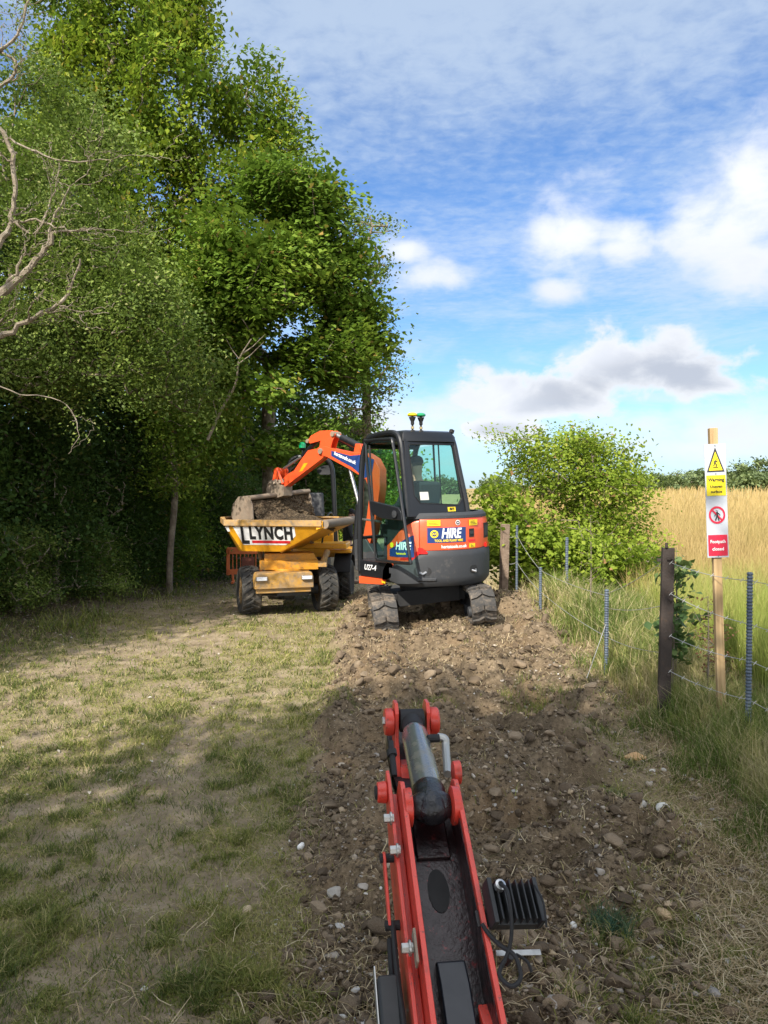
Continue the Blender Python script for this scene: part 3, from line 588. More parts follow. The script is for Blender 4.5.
for i, (x, y, h, r, lb) in enumerate([(-8.6, 10.5, 9, 2.0, 'deep green tree behind the hedge at the left edge of the photo'), (-7.8, 14.5, 9.5, 2.1, 'dark tree behind the thorn tree, leaves in deep shade'), (-6.6, 19, 9, 2.0, 'shaded tree between the lime and the maple trunks'), (-5.8, 24, 9, 2.1, 'dark tree behind the maple on the left of the track')]):
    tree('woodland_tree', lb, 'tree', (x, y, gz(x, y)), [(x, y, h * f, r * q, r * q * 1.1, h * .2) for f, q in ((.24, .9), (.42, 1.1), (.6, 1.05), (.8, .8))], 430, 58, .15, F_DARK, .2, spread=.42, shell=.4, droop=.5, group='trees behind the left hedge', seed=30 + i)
# pale leafless limbs reaching in at the left
def bare_tree():
    root = empty('bare_tree', (-5.6, 8.6, gz(-5.6, 8.6))); tag(root, 'half dead tree with pale crooked limbs reaching in from the left edge', 'tree'); b = Vector(root.location)
    mb = MB(); rs = random.Random(5); pts_all = []
    def limb(P, r0, r1, depth=0):
        P = [Vector(p) - b for p in P]; S = smoothpts(P, 5); n = len(S)
        S = [p + Vector((rs.gauss(0, 1), rs.gauss(0, 1), rs.gauss(0, 1))) * .012 for p in S]
        mb.tube(S, [(r0 + (r1 - r0) * i / (n - 1)) * rs.uniform(.82, 1.15) for i in range(n)], 7); pts_all.extend(S[n // 3:])
        if depth < 3:
            for k in range((4, 4, 3)[depth]):
                i = rs.randrange(n // 4, n); p = S[i]; d = (S[min(i + 1, n - 1)] - S[max(i - 1, 0)]).normalized()
                q = (d + Vector((rs.gauss(.25, .6), rs.gauss(0, .6), rs.gauss(.1, .6)))).normalized(); L = (1.0, .6, .35)[depth] * rs.uniform(.5, 1.1)
                q2 = (q + Vector((rs.gauss(0, .35), rs.gauss(0, .35), rs.gauss(.1, .35)))).normalized()
                rr = (r0 + (r1 - r0) * i / n) * .45
                limb([p + b, p + q * L * .5 + b, p + (q * .5 + q2 * .5) * L + b], rr, max(.003, rr * .3), depth + 1)
    Q = lambda px, py, Z=8.2: PX(px, py, Z)
    limb([tuple(b), (-5.3, 8.5, 1.6), (-4.9, 8.4, 3.0), Q(-35, 335), Q(2, 300), Q(38, 262), Q(60, 235)], .10, .022)
    limb([Q(-35, 335), Q(0, 338), Q(38, 318), Q(64, 303), Q(84, 262)], .038, .01, 1)
    limb([Q(-60, 330), Q(-25, 275), Q(2, 248), Q(14, 226), Q(18, 186), Q(11, 142), Q(-10, 122)], .035, .022, 1)
    limb([Q(14, 226), Q(40, 224), Q(70, 232), Q(92, 233)], .016, .005, 2)
    limb([Q(18, 226), Q(38, 236), Q(55, 205), Q(66, 160)], .014, .005, 1)
    limb([Q(11, 142), Q(40, 156), Q(80, 165), Q(130, 160)], .014, .004, 1)
    limb([Q(-30, 110), Q(0, 95), Q(20, 80), Q(14, 62), Q(-10, 50)], .025, .012, 1)
    limb([Q(-20, 60), Q(10, 55), Q(28, 30), Q(40, -10)], .022, .01, 1)
    limb([Q(-30, 375), Q(20, 395), Q(60, 400), Q(80, 430), Q(70, 455)], .007, .003, 2)
    mb.build('trunk', BARKP, root)
    P = np.array([tuple(p) for p in pts_all]); n = 5200; c = P[rng.integers(0, len(P), n)] + rng.normal(0, .12, (n, 3)); c = c[c[:, 2] > 2.2]
    V, F = leaves(c, rng.uniform(.02, .045, len(c)), .3, .4); npmesh('crown', V, [F], F_SMALL, np.repeat(rng.uniform(.2, 1, len(c)), 4), parent=root)
bare_tree()
def dead_branch(pts, r, label):
    P = smoothpts([Vector(PX(*p)) for p in pts], 5); mb = MB(); b = P[0].copy(); rs = random.Random(len(label))
    mb.tube([p - b for p in P], [r * (1 - .7 * i / len(P)) for i in range(len(P))], 7)
    for k in range(5):
        i = rs.randrange(3, len(P)); q = P[i] - b; d = Vector((rs.gauss(0, .5), rs.gauss(0, .3), rs.gauss(.3, .4))) * .5
        mb.tube([q, q + d * .5, q + d + Vector((0, 0, .06))], [r * .4, r * .25, r * .1], 5)
    o = mb.build('dead_branch', BARKP); o.location = b; tag(o, label, 'branch')
dead_branch([(208, 440, 14.3), (222, 410, 14.2), (236, 385, 14.0), (240, 360, 13.8), (252, 340, 13.6)], .03, 'long pale dead branch slanting up in front of the maple')
# off to the left and behind the viewer: the trees whose shade lies on the near ground
for i, (x, y, z0, lobes, lb) in enumerate([
    (-4.8, -5.5, 0, [(-4.2, -5.3, 8.2, 1.9, 2.2, 1.6), (-5.7, -4.2, 8.1, 1.6, 1.7, 1.3), (-3.9, -2.9, 8.2, 1.7, 1.4, 1.2), (-2.2, -2.7, 8.0, 1.6, 1.4, 1.2), (-2.6, -5.0, 7.2, 1.7, 2.0, 1.6), (-3.3, -4.2, 5.4, 1.6, 1.5, 1.5)], 'tall tree behind the viewer on the left'),
    (1.5, -7.5, 0, [(-.6, -6.2, 8.4, 2.0, 2.0, 2.4), (1.6, -6.0, 8.6, 2.2, 2.2, 2.6), (3.6, -6.4, 7.8, 2.0, 2.2, 2.4), (1.2, -5.0, 6, 2.4, 1.7, 1.7), (-.2, -2.9, 7.9, 1.6, 1.4, 1.2), (1.6, -3.2, 7.9, 1.6, 1.4, 1.2), (.6, -4.4, 8.0, 2.2, 1.5, 1.4)], 'broad tree behind the viewer shading the dug strip'),
    (-10.5, 1.0, 0, [(-9.9, 1.0, 7.8, 1.6, 1.6, 1.8), (-8.5, 2.9, 8.0, 1.5, 1.5, 1.4), (-8.0, 4.8, 7.6, 1.3, 1.6, 1.5), (-9.6, 4.5, 7, 1.6, 2.2, 2.0), (-10.4, -1.4, 7.8, 1.5, 1.7, 1.8), (-7.9, 6.6, 6.6, 1.1, 1.3, 1.3)], 'tree beside the viewer to the left of the hedge line'),
    (5.2, -6.5, 0, [(5.4, -6.0, 5.6, 1.8, 1.8, 2.0), (4.2, -5.4, 6.6, 1.5, 1.5, 1.5)], 'tree behind the viewer on the field side')]):
    tree('shade_tree', lb, 'tree', (x, y, z0), lobes, 480, 50, .17, F_LIME, .22, spread=.42, shell=.25, group='trees behind the viewer', seed=40 + i)
# ---------------------------------------------------------------- right hand bush, bramble, saplings, far trees
tree('hawthorn_bush', 'big bright yellow green bush behind the fence, loose sprays at the top against the sky', 'bush', (3.3, 13.4, .3),
     [lob(560, 475, 13, .95, .75), lob(520, 485, 12.8, .5, .6), lob(600, 500, 13, .85, .7), lob(585, 450, 13.2, .5, .3), lob(535, 445, 13, .42, .3), lob(625, 480, 13.2, .4, .5), lob(500, 440, 12.9, .28, .16), lob(560, 540, 12.8, 1.2, .7), lob(610, 550, 12.6, .9, .6), lob(628, 455, 13.2, .16, .3)],
     800, 46, .066, F_BUSH, .07, spread=.17, droop=.2, gap=.37, shell=.3, twig=.004, trunk=[(0, 0, 0), (0, 0, 1.0)], vshift=.05, seed=50)
tree('bramble_bush', 'low bramble mound with large leaves and reddish stems climbing behind the excavator track', 'bush', (2.35, 12.4, .25),
     [(1.95, 12.2, 1.2, .5, .5, .5), (2.4, 12.3, .9, .7, .5, .55), (2.9, 12.1, .8, .7, .5, .45), (1.85, 12.3, 1.75, .3, .3, .3), (3.6, 11.9, .75, .6, .5, .4)], 330, 34, .08, F_BUSH, .04, spread=.16, droop=.2, shell=.5, asp=.8, vshift=0, trunk=[(0, 0, 0), (0, 0, .5)], seed=51)
def sapling(x, y, h, n, leaf, mt, label, name='sapling', bark=None, cat='plant'):
    z = gz(x, y)
    tree(name, label, cat, (x, y, z), [(x, y, z + h * .75, h * .16, h * .16, h * .28), (x + .04, y, z + h * .45, h * .13, h * .13, h * .2)], n, 9, leaf, mt, .009, trunk=[(0, 0, 0), (.01, 0, h * .5), (.0, 0, h)], spread=.04, asp=.75, twig=.0025, shell=.2, bark=bark, seed=int(x * 10 + y))
F_SAP = foliage('oak_leaf', [(0, (.04, .08, .03)), (.6, (.085, .14, .045)), (1, (.16, .2, .07))], .25)
F_DOCK = foliage('dock_seed', [(0, (.1, .05, .025)), (.6, (.18, .09, .045)), (1, (.3, .2, .1))], .1)
sapling(2.55, 6.7, 1.25, 30, .075, F_SAP, 'young sapling with dark rounded leaves between dark post and sign')
sapling(2.45, 6.5, .95, 16, .075, F_SAP, 'shorter dark leaved sapling close to the dark post')
sapling(2.62, 6.2, .9, 26, .022, F_DOCK, 'rusty brown dock seed stem behind the sign post', 'dock_plant')
sapling(2.75, 6.3, .7, 20, .022, F_DOCK, 'shorter brown dock stem between sign post and ridged post', 'dock_plant')
sapling(2.5, 9.3, 1.3, 40, .04, F_BUSH, 'tall pale weed growing in the verge below the big bush', 'tall_weed')
far = [(648, 487, 95, 3.4), (668, 484, 105, 3.6), (690, 483, 110, 4.0), (632, 489, 90, 2.6), (716, 486, 115, 4.0), (738, 480, 100, 3.4), (762, 475, 92, 4.2), (800, 476, 92, 4.6), (850, 480, 100, 5.0), (752, 488, 86, 2.4), (612, 490, 95, 3.2), (560, 490, 100, 4.0), (500, 492, 110, 4.0), (440, 494, 110, 4.5)]
words = ['first pale', 'second pale', 'rounded', 'small hedge like', 'broad', 'dark upright', 'tallest dark', 'dark outermost', 'dark hidden', 'low bushy']
farlab = ['far treetop just right of the big bush on the skyline', 'rounded far tree above the golden field midway to the sign', 'far tree immediately left of the sign panel on the skyline', 'low far bush half hidden behind the big bush', 'far tree immediately right of the warning panel', 'dark far tree on the rise between sign and right edge', 'tallest dark far tree touching the right edge of the photo',
          'far tree beyond the right edge of the photo', 'far tree well outside the right edge', 'low scrub at the foot of the tall far trees on the right', 'far tree behind the right side of the big bush', 'far tree behind the middle of the big bush', 'far tree hidden by the excavator cab and bush', 'far tree hidden behind the excavator']
for i, (px, py, Z, r) in enumerate(far):
    x, y, z = PX(px, py, Z); g = gz(x, y); z = max(z, g + 1)
    rs = random.Random(i); r *= rs.uniform(.5, .9)
    tree('distant_tree', farlab[i], 'tree', (x, y, g), [(x, y, z, r, r, r * .5), (x + r * .5, y, z - r * .3, r * .7, r * .7, r * .5), (x - r * .5, y, z - r * .35, r * .7, r * .7, r * .45), (x, y, (z + g) / 2, r, r, max(.6, (z - g) * .5))], 130, 50, .42, F_FAR, .25, spread=.42, shell=.6, group='trees on the far skyline', seg=4, seed=60 + i)
# ================================================================ FENCE, SIGN
RUST = pbr('rusty_steel', (.045, .035, .03), .8, .3, dirt=.3, dirtcol=(.13, .075, .045), bump=.4, bscale=60)
GALV = pbr('galvanised', (.085, .11, .145), .7, .1, dirt=.3, dirtcol=(.12, .11, .1), var=.2)
WIRE = pbr('wire', (.42, .42, .4), .5, .6, dirt=.2)
OLDWOOD = matte('old_wood', [(.3, (.12, .085, .06)), (.5, (.2, .145, .105)), (.7, (.28, .21, .16))], .9, 6, .6, 40)
NEWWOOD = bpy.data.materials.new('new_wood')
def _nw():
    t = NT(nodes(NEWWOOD)); co = t.n('ShaderNodeTexCoord').outputs['Object']; mp = t.n('ShaderNodeMapping'); t.put(mp.inputs[0], co); mp.inputs['Scale'].default_value = (22, 22, .9)
    c = t.ramp(t.noise(mp.outputs[0], 2.5, 4, .6, .4), [(.3, (.28, .18, .08)), (.5, (.4, .27, .13)), (.72, (.5, .36, .19))])
    k = t.ss(.70, .74, t.noise(co, 7, 2, .4)); c = t.mix(t.m('MULTIPLY', k, .6), c, (.2, .11, .05))
    p = t.n('ShaderNodeBsdfPrincipled'); t.put(p.inputs[0], c); p.inputs['Roughness'].default_value = .75; o = t.n('ShaderNodeOutputMaterial'); t.put(o.inputs[0], p.outputs[0])
_nw()
fence = empty('wire_fence', (2.2, 6.1, 0)); tag(fence, 'wire fence with mixed steel and wooden posts between the footpath and the golden field', 'fence')
FM = Matrix.Translation((-2.2, -6.1, 0))
def post_rebar(x, y, z0, z1, r, label, lean=(0, 0)):
    r *= .74; mb = MB(FM); h = z1 - z0; n = max(10, int(h / .024)); prof = []
    for i in range(n * 2 + 1):
        f = i / (n * 2); prof.append((x + lean[0] * f, y + lean[1] * f, z0 + h * f))
    mb.tube(prof, [r * (1.0 if i % 2 else .74) for i in range(len(prof))], 8)
    o = mb.build('post', GALV, fence); o['label'] = label
def wires(A, B, hs, name='wire', sag=.03, barb=False):
    for ha, hb in hs:
        a = Vector((A[0], A[1], ha)); b = Vector((B[0], B[1], hb)); pts = []
        for i in range(13):
            f = i / 12; p = a.lerp(b, f); p.z -= sag * 4 * f * (1 - f); pts.append(p)
        mb = MB(FM); mb.tube(pts, .0016 + .00022 * a.y, 5)
        n = int((b - a).length / .12)
        for i in range(n):
            f = (i + .5) / n; p = a.lerp(b, f); p.z -= sag * 4 * f * (1 - f)
            if barb: mb.tube([p + Vector((-.012, 0, -.012)), p + Vector((.012, .0, .014))], .003, 4)
        mb.build(name, WIRE, fence)
P0, P2, P1, P3, P5, P6 = (3.05, 3.7), (2.6, 5.45), (2.23, 6.1), (2.15, 7.4), (2.04, 10.0), (1.99, 11.5)
post_rebar(*P2, .0, 1.33, .032, 'blue grey ridged steel post at the right edge of the photo')
post_rebar(*P0, .0, 1.4, .03, 'ridged steel post outside the right edge')
post_rebar(*P3, .0, .96, .032, 'short ridged steel post half sunk in grass left of the dark post')
post_rebar(*P5, .1, .92, .03, 'short thin grey post in dry grass')
post_rebar(*P6, .1, 1.40, .028, 'thin grey post beside the brown wooden post')
post_rebar(2.62, 11.0, .1, 1.25, .034, 'galvanised post standing in front of the big bush')
mb = MB(FM @ Matrix.Translation((2.23, 6.1, 0)) @ Matrix.Rotation(R(-12), 4, 'Z') @ Matrix.Rotation(R(1.0), 4, 'Y'))
mb.prism([(-.045, -.045), (.045, -.045), (.045, .0), (.037, .0), (.037, -.037), (-.037, -.037), (-.037, .045), (-.045, .045)], 'z', .05, 1.46)
mb.box((0, -.058, 1.38), (.03, .012, .03)); mb.cyl((-.02, -.05, 1.46), (-.02, -.05, 1.50), .012, 8); mb.box((-.07, -.03, 1.36), (.03, .02, .025))
for z in (1.38, 1.05, .75, .45): mb.cyl((.02, -.07, z), (.02, -.03, z), .009, 8)
mb.build('post', RUST, fence, .003)['label'] = 'dark rusty angle iron post, thickest of the fence'
mb = MB(FM @ Matrix.Translation((1.80, 11.5, 0))); mb.box((0, 0, .75), (.11, .11, 1.34), (0, R(1.5), .3)); mb.build('post', OLDWOOD, fence, .01)['label'] = 'weathered brown square wooden post behind the excavator track'
wires(P2, P1, [(1.27, 1.36), (.96, 1.12), (.70, .78), (.42, .5)], barb=True); wires(P0, P2, [(1.32, 1.27), (.95, .96), (.62, .70), (.3, .42)], barb=True)
wires(P1, P3, [(1.36, .92), (1.0, .78), (.62, .5)]); wires(P3, P5, [(.9, .88), (.5, .6)]); wires(P5, P6, [(.88, 1.25), (.6, .85), (.45, .5)]); wires(P6, (1.80, 11.5), [(1.25, 1.25), (.85, .85)])
wires((1.83, 6.9), P3, [(.22, .64)], sag=.0)

def sign():
    root = empty('warning_sign', (2.545, 5.75, gz(2.545, 5.75)), R(-8), 0, R(-2.3)); tag(root, 'warning and footpath closed sign panel fixed to a leaning new timber stake', 'sign')
    MB().box((0, 0, 1.08), (.058, .058, 2.3)).build('stake', NEWWOOD, root, .003)
    W = pbr('sign_white', (.42, .45, .5), .45, dirt=.06, var=.04); Ye = pbr('sign_yellow', (.85, .68, .015), .45, dirt=.08, var=.05); Re = pbr('sign_red', (.55, .012, .045), .45, dirt=.06); Bk = pbr('sign_black', (.02, .02, .022), .5)
    Wb = pbr('sign_letter_white', (.75, .75, .75), .5)
    z1, z0, hw = 2.11, 1.265, .076; y = -.040
    pn = MB(); pn.box((0, y, (z0 + z1) / 2), (hw * 2, .006, z1 - z0)); pn = pn.build('panel', W, root, .0015)
    f = y - .0045
    def sheet(mat, pts, k, name):
        mb = MB(); mb.prism(pts, 'y', f - .0008 * k, f - .0008 * k - .0006); return mb.build(name, mat, pn, smooth=False)
    H = z1 - z0; zz = lambda q: z1 - q * H
    sheet(Bk, [(-.062, zz(.245)), (.062, zz(.245)), (0, zz(.03))], 1, 'warning_triangle'); sheet(Ye, [(-.048, zz(.232)), (.048, zz(.232)), (0, zz(.068))], 2, 'warning_triangle')
    # tripping figure
    mb = MB(); L = lambda pts, r: mb.tube([(a, f - .0030, b) for a, b in pts], r, 6)
    c = zz(.17); L([(.006, c + .03), (.007, c + .031)], .0065); L([(.003, c + .022), (-.006, c + .002)], .006); L([(-.006, c + .002), (.008, c - .012), (.002, c - .026)], .004); L([(-.006, c + .002), (-.014, c - .02)], .004); L([(.002, c + .018), (.016, c + .008)], .003); L([(.002, c + .016), (-.014, c + .012)], .003); L([(-.02, c - .03), (.02, c - .03)], .003)
    mb.build('tripping_figure', Bk, pn)
    sheet(Ye, [(-.068, zz(.455)), (.068, zz(.455)), (.068, zz(.275)), (-.068, zz(.275))], 1, 'caution_field')
    T = lambda q: (lambda x, yy, z: Vector((x, f - .0026 - z, zz(q) + yy)))
    lettering('Warning', .036, T(.315), Bk, pn, offset=.0008, sx=.9); lettering('Uneven', .028, T(.375), Bk, pn, offset=.0003); lettering('surface', .028, T(.42), Bk, pn, offset=.0003)
    # prohibition ring
    cz = zz(.625); mb = MB(); seg = 40; rings = []
    for rr, yy in ((.058, f), (.058, f - .002), (.045, f - .002), (.045, f)):
        rings.append([(rr * math.cos(2 * math.pi * k / seg), yy, cz + 1.12 * rr * math.sin(2 * math.pi * k / seg)) for k in range(seg)])
    mb.loft(rings + [rings[0]], False); mb.box((0, f - .0035, cz), (.1, .001, .011), (0, R(48), 0)); mb.build('prohibition_ring', Re, pn)
    mb = MB(); L = lambda pts, r: mb.tube([(a, f - .0012, cz + b) for a, b in pts], r, 6)
    L([(0, .032), (.001, .033)], .0075); L([(0, .022), (0, -.004)], .0075); L([(0, -.004), (-.012, -.04)], .0045); L([(0, -.004), (.009, -.02), (.012, -.042)], .0045); L([(0, .018), (-.014, .004), (-.016, -.01)], .003); L([(0, .018), (.014, .008), (.02, -.002)], .003)
    mb.build('walking_figure', Bk, pn)
    sheet(Re, [(-.068, zz(.985)), (.068, zz(.985)), (.068, zz(.80)), (-.068, zz(.80))], 1, 'closed_field')
    lettering('Footpath', .034, T(.86), Wb, pn, offset=.0006, sx=.88); lettering('closed', .034, T(.925), Wb, pn, offset=.0006, sx=.95)
    for q in (.015, .262, .985): MB().cyl((0, f, zz(q)), (0, f - .004, zz(q)), .004, 10).build('screw', GALV, root)
sign()

# ---------------------------------------------------------------- barrier down the track
def barrier():
    O = pbr('barrier_orange', (.7, .17, .05), .6, dirt=.25); x, y = -3.22, 18.2; z = gz(x, y)
    root = empty('plastic_barrier', (x, y, z - .12), R(6)); tag(root, 'orange plastic pedestrian barrier standing at the end of the hedge', 'barrier')
    mb = MB(); mb.box((0, 0, .92), (1.0, .05, .16)); mb.box((0, 0, .42), (1.0, .05, .12)); mb.box((-.47, 0, .65), (.08, .05, .62)); mb.box((.47, 0, .65), (.08, .05, .62))
    for i in range(9): mb.box((-.36 + i * .09, 0, .66), (.022, .03, .4))
    mb.build('panel', O, root, .01)
    for s in (-1, 1): MB().box((s * .36, 0, .18), (.06, .42, .05)).box((s * .36, 0, .29), (.05, .05, .2)).build('foot', O, root, .01)
    MB().box((0, -.032, .66), (.3, .012, .22)).build('label_plate', pbr('plate_dark', (.18, .05, .03), .6), root)
barrier()

# ================================================================ PEOPLE
SKIN = pbr('skin', (.42, .24, .17), .55, var=.06); BLACKCL = pbr('black_cloth', (.018, .019, .022), .9, var=.3, bump=.3); HAIR = pbr('hair', (.04, .028, .02), .8)
def skin_mesh(name, V, E, Rr, mat, parent, sub=2, root_i=0):
    me = bpy.data.meshes.new(name); me.from_pydata(V, E, []); o = bpy.data.objects.new(name, me); COL.objects.link(o); o.parent = parent; me.materials.append(mat)
    s = o.modifiers.new('Skin', 'SKIN'); 
    bpy.context.view_layer.update()
    for i, r in enumerate(Rr):
        r = r if isinstance(r, tuple) else (r, r); me.skin_vertices[0].data[i].radius = r
    me.skin_vertices[0].data[root_i].use_root = True
    s.use_smooth_shade = True; ss = o.modifiers.new('Subsurf', 'SUBSURF'); ss.levels = sub; ss.render_levels = sub
    return o
def chain(parts):
    """parts = list of (joint name, parent name, pos, radius)"""
    ix = {}; V = []; E = []; Rr = []
    for n, p, c, r in parts:
        ix[n] = len(V); V.append(c); Rr.append(r)
        if p: E.append((ix[p], ix[n]))
    return V, E, Rr
def person(root, J, sleeves, shorts, cap=True):
    """J: joint positions. One continuous body; clothes and hair are children."""
    b = [('hip', None, J['hip'], (.13, .10)), ('waist', 'hip', J['waist'], (.12, .095)), ('chest', 'waist', J['chest'], (.15, .11)), ('neck0', 'chest', J['neck0'], (.075, .07)), ('neck', 'neck0', J['neck'], .052), ('head0', 'neck', J['head0'], (.07, .085)), ('head1', 'head0', J['head1'], (.078, .098)), ('head2', 'head1', J['head2'], (.05, .06))]
    for s in 'LR':
        b += [('sh' + s, 'chest', J['sh' + s], .062), ('el' + s, 'sh' + s, J['el' + s], .042), ('wr' + s, 'el' + s, J['wr' + s], .028), ('pm' + s, 'wr' + s, J['pm' + s], (.036, .02))]
        d = (Vector(J['pm' + s]) - Vector(J['wr' + s])).normalized(); side = d.cross(Vector((0, 0, 1))).normalized()
        for k, (o, l) in enumerate(((-.028, .06), (-.010, .075), (.010, .07), (.027, .055))):
            p = Vector(J['pm' + s]) + side * o + d * .02; b += [('f%d' % k + s, 'pm' + s, tuple(p), .010), ('g%d' % k + s, 'f%d' % k + s, tuple(p + d * l * .55 + Vector((0, 0, -.008))), .009), ('h%d' % k + s, 'g%d' % k + s, tuple(p + d * l + Vector((0, 0, -.03))), .008)]
        p = Vector(J['wr' + s]) + d * .035 + side * -.035; b += [('t0' + s, 'wr' + s, tuple(p), .012), ('t1' + s, 't0' + s, tuple(p + d * .04 + Vector((0, 0, .012))), .010)]
        b += [('th' + s, 'hip', J['th' + s], .095), ('kn' + s, 'th' + s, J['kn' + s], .06), ('cf' + s, 'kn' + s, tuple(Vector(J['kn' + s]).lerp(Vector(J['an' + s]), .3)), .058), ('an' + s, 'cf' + s, J['an' + s], .036), ('to' + s, 'an' + s, J['to' + s], (.04, .03))]
    V, E, Rr = chain(b); body = skin_mesh('body', V, E, Rr, SKIN, root)
    g = [('hip', None, J['hip'], (.15, .12)), ('waist', 'hip', J['waist'], (.145, .12)), ('chest', 'waist', J['chest'], (.175, .13)), ('neck0', 'chest', J['neck0'], (.09, .08))]
    for s in 'LR':
        g += [('sh' + s, 'chest', J['sh' + s], .08), ('el' + s, 'sh' + s, J['el' + s], .06)]
        g += [('wr' + s, 'el' + s, tuple(Vector(J['el' + s]).lerp(Vector(J['wr' + s]), .9)), .045)] if sleeves else []
    V, E, Rr = chain(g); skin_mesh('shirt', V, E, Rr, BLACKCL, root)
    g = [('hip', None, J['hip'], (.155, .125))]
    for s in 'LR':
        end = tuple(Vector(J['th' + s]).lerp(Vector(J['kn' + s]), .92)) if shorts else J['kn' + s]
        g += [('th' + s, 'hip', J['th' + s], .118), ('kn' + s, 'th' + s, end, .095)]
        if not shorts: g += [('an' + s, 'kn' + s, J['an' + s], .06)]
    V, E, Rr = chain(g); skin_mesh('shorts' if shorts else 'trousers', V, E, Rr, pbr('dark_shorts', (.022, .025, .035), .9), root)
    for s in 'LR':
        a, t_ = Vector(J['an' + s]), Vector(J['to' + s]); d = (t_ - a); d.z = 0; d.normalize(); lo = Vector((a.x, a.y, t_.z))
        V, E, Rr = chain([('a', None, tuple(a), .048), ('b', 'a', tuple(lo + Vector((0, 0, .02))), (.055, .05)), ('c', 'b', tuple(lo + d * .11), (.05, .045)), ('d', 'c', tuple(lo + d * .19 - Vector((0, 0, .005))), (.045, .035))]); skin_mesh('boot', V, E, Rr, pbr('boot_brown', (.09, .06, .04), .8), root)
    f = Vector(J['face']).normalized(); up = (Vector(J['head2']) - Vector(J['head0'])).normalized(); sd_ = f.cross(up).normalized(); h1 = Vector(J['head1'])
    MB().tube([h1 + f * .07 + up * .02, h1 + f * .115 - up * .012, h1 + f * .085 - up * .03], [.008, .014, .008], 8).build('nose', SKIN, root)
    for s in (-1, 1):
        MB().lathe([(.002, -.012), (.011, -.008), (.012, 0), (.002, .012)], tuple(h1 + f * .088 + sd_ * s * .032 + up * .018), 'z', 8).build('eye', HAIR, root)
        MB().tube([h1 + sd_ * s * .078 + up * .03, h1 + sd_ * s * .09, h1 + sd_ * s * .08 - up * .03], [.012, .02, .01], 8).build('ear', SKIN, root)
    MB().tube([h1 + f * .092 - up * .05 + sd_ * .022, h1 + f * .096 - up * .052, h1 + f * .092 - up * .05 - sd_ * .022], .006, 6).build('mouth', pbr('lip', (.3, .12, .1), .6), root)
    V, E, Rr = chain([('a', None, tuple(h1 - f * .035 - up * .03), (.075, .075)), ('b', 'a', tuple(h1 - f * .02 + up * .05), (.09, .095)), ('c', 'b', tuple(h1 + up * .10), (.06, .06))]); skin_mesh('hair', V, E, Rr, HAIR, root)
    if cap:
        M = Matrix.Translation(h1 + up * .035) @ Matrix((sd_.to_4d(), f.to_4d(), up.to_4d(), (0, 0, 0, 1))).transposed() ; M[3] = (0, 0, 0, 1)
        for i, c in enumerate((sd_, f, up)):
            for r in range(3): M[r][i] = c[r]
        mb = MB(M); mb.lathe([(.102, 0), (.104, .03), (.092, .07), (.06, .095), (.01, .105)], (0, 0, 0), 'z', 20); mb.prism([(-.07, .07), (-.06, .15), (0, .175), (.06, .15), (.07, .07)], 'z', .0, .012); mb.build('cap', BLACKCL, root, .004)
    return body
def man():
    x, y = -.87, 18.4; root = empty('person', (x, y, gz(x, y)), R(-75)); tag(root, 'man in black top, shorts and cap standing behind the dumper looking at a phone', 'person')
    # faces local +Y (to the right in the photo), head bowed
    J = dict(hip=(0, 0, .93), waist=(0, .0, 1.1), chest=(0, .01, 1.32), neck0=(0, .02, 1.46), neck=(0, .05, 1.52), head0=(0, .085, 1.58), head1=(0, .11, 1.65), head2=(0, .12, 1.73), face=(0, .85, -.5),
             shL=(-.19, .01, 1.40), elL=(-.25, .02, 1.13), wrL=(-.12, .25, 1.15), pmL=(-.07, .31, 1.17), shR=(.19, .01, 1.40), elR=(.25, .02, 1.13), wrR=(.12, .25, 1.15), pmR=(.07, .31, 1.17),
             thL=(-.1, 0, .85), knL=(-.12, .03, .48), anL=(-.12, -.01, .09), toL=(-.13, .14, .035), thR=(.1, 0, .85), knR=(.14, .06, .48), anR=(.16, .08, .09), toR=(.18, .22, .035))
    person(root, J, True, True)
    ph = MB().box((0, 0, 0), (.075, .012, .15), (R(-50), 0, 0)).build('mobile_phone', pbr('phone_black', (.02, .02, .02), .2), None, .004)
    ph.location = Vector(root.location) + Matrix.Rotation(R(-75), 3, 'Z') @ Vector((0, .37, 1.20)); ph.rotation_euler = (0, 0, R(-75)); tag(ph, 'dark mobile phone held by the man standing behind the dumper', 'phone')
man()
# ================================================================ MACHINE MATERIALS
RED = pbr('orange_red_paint', (.72, .085, .022), .4, dirt=.2, dirtcol=(.2, .12, .075), coat=.2, var=.06)
CWT = pbr('charcoal_casting', (.030, .032, .036), .6, dirt=.22, dirtcol=(.13, .115, .1), bump=.1)
BLK = pbr('satin_black', (.009, .010, .012), .36, dirt=.06, dirtcol=(.04, .036, .03))
BLKM = pbr('matt_black', (.012, .012, .013), .75, dirt=.1, dirtcol=(.06, .05, .04))
RUB = pbr('track_rubber', (.04, .038, .036), .85, dirt=.55, dirtcol=(.2, .16, .12), bump=.4, bscale=50)
TYRE = pbr('tyre_rubber', (.028, .028, .027), .85, dirt=.5, dirtcol=(.13, .11, .085), bump=.3)
MUDST = pbr('muddy_steel', (.22, .175, .13), .75, .15, dirt=.5, dirtcol=(.27, .2, .14), bump=.3)
STEEL = pbr('bare_steel', (.5, .5, .5), .35, .9, dirt=.2)
YEL = pbr('yellow_paint', (.78, .36, .012), .42, dirt=.22, dirtcol=(.22, .15, .085), scratch=.4, coat=.15)
YELD = pbr('muddy_yellow', (.5, .27, .05), .6, dirt=.75, dirtcol=(.27, .2, .13))
BLUE = pbr('decal_blue', (.014, .04, .16), .4, var=.03); WHT = pbr('decal_white', (.8, .8, .8), .4, dirt=.06, var=.03); DYEL = pbr('decal_yellow', (.85, .62, .02), .4, var=.04)
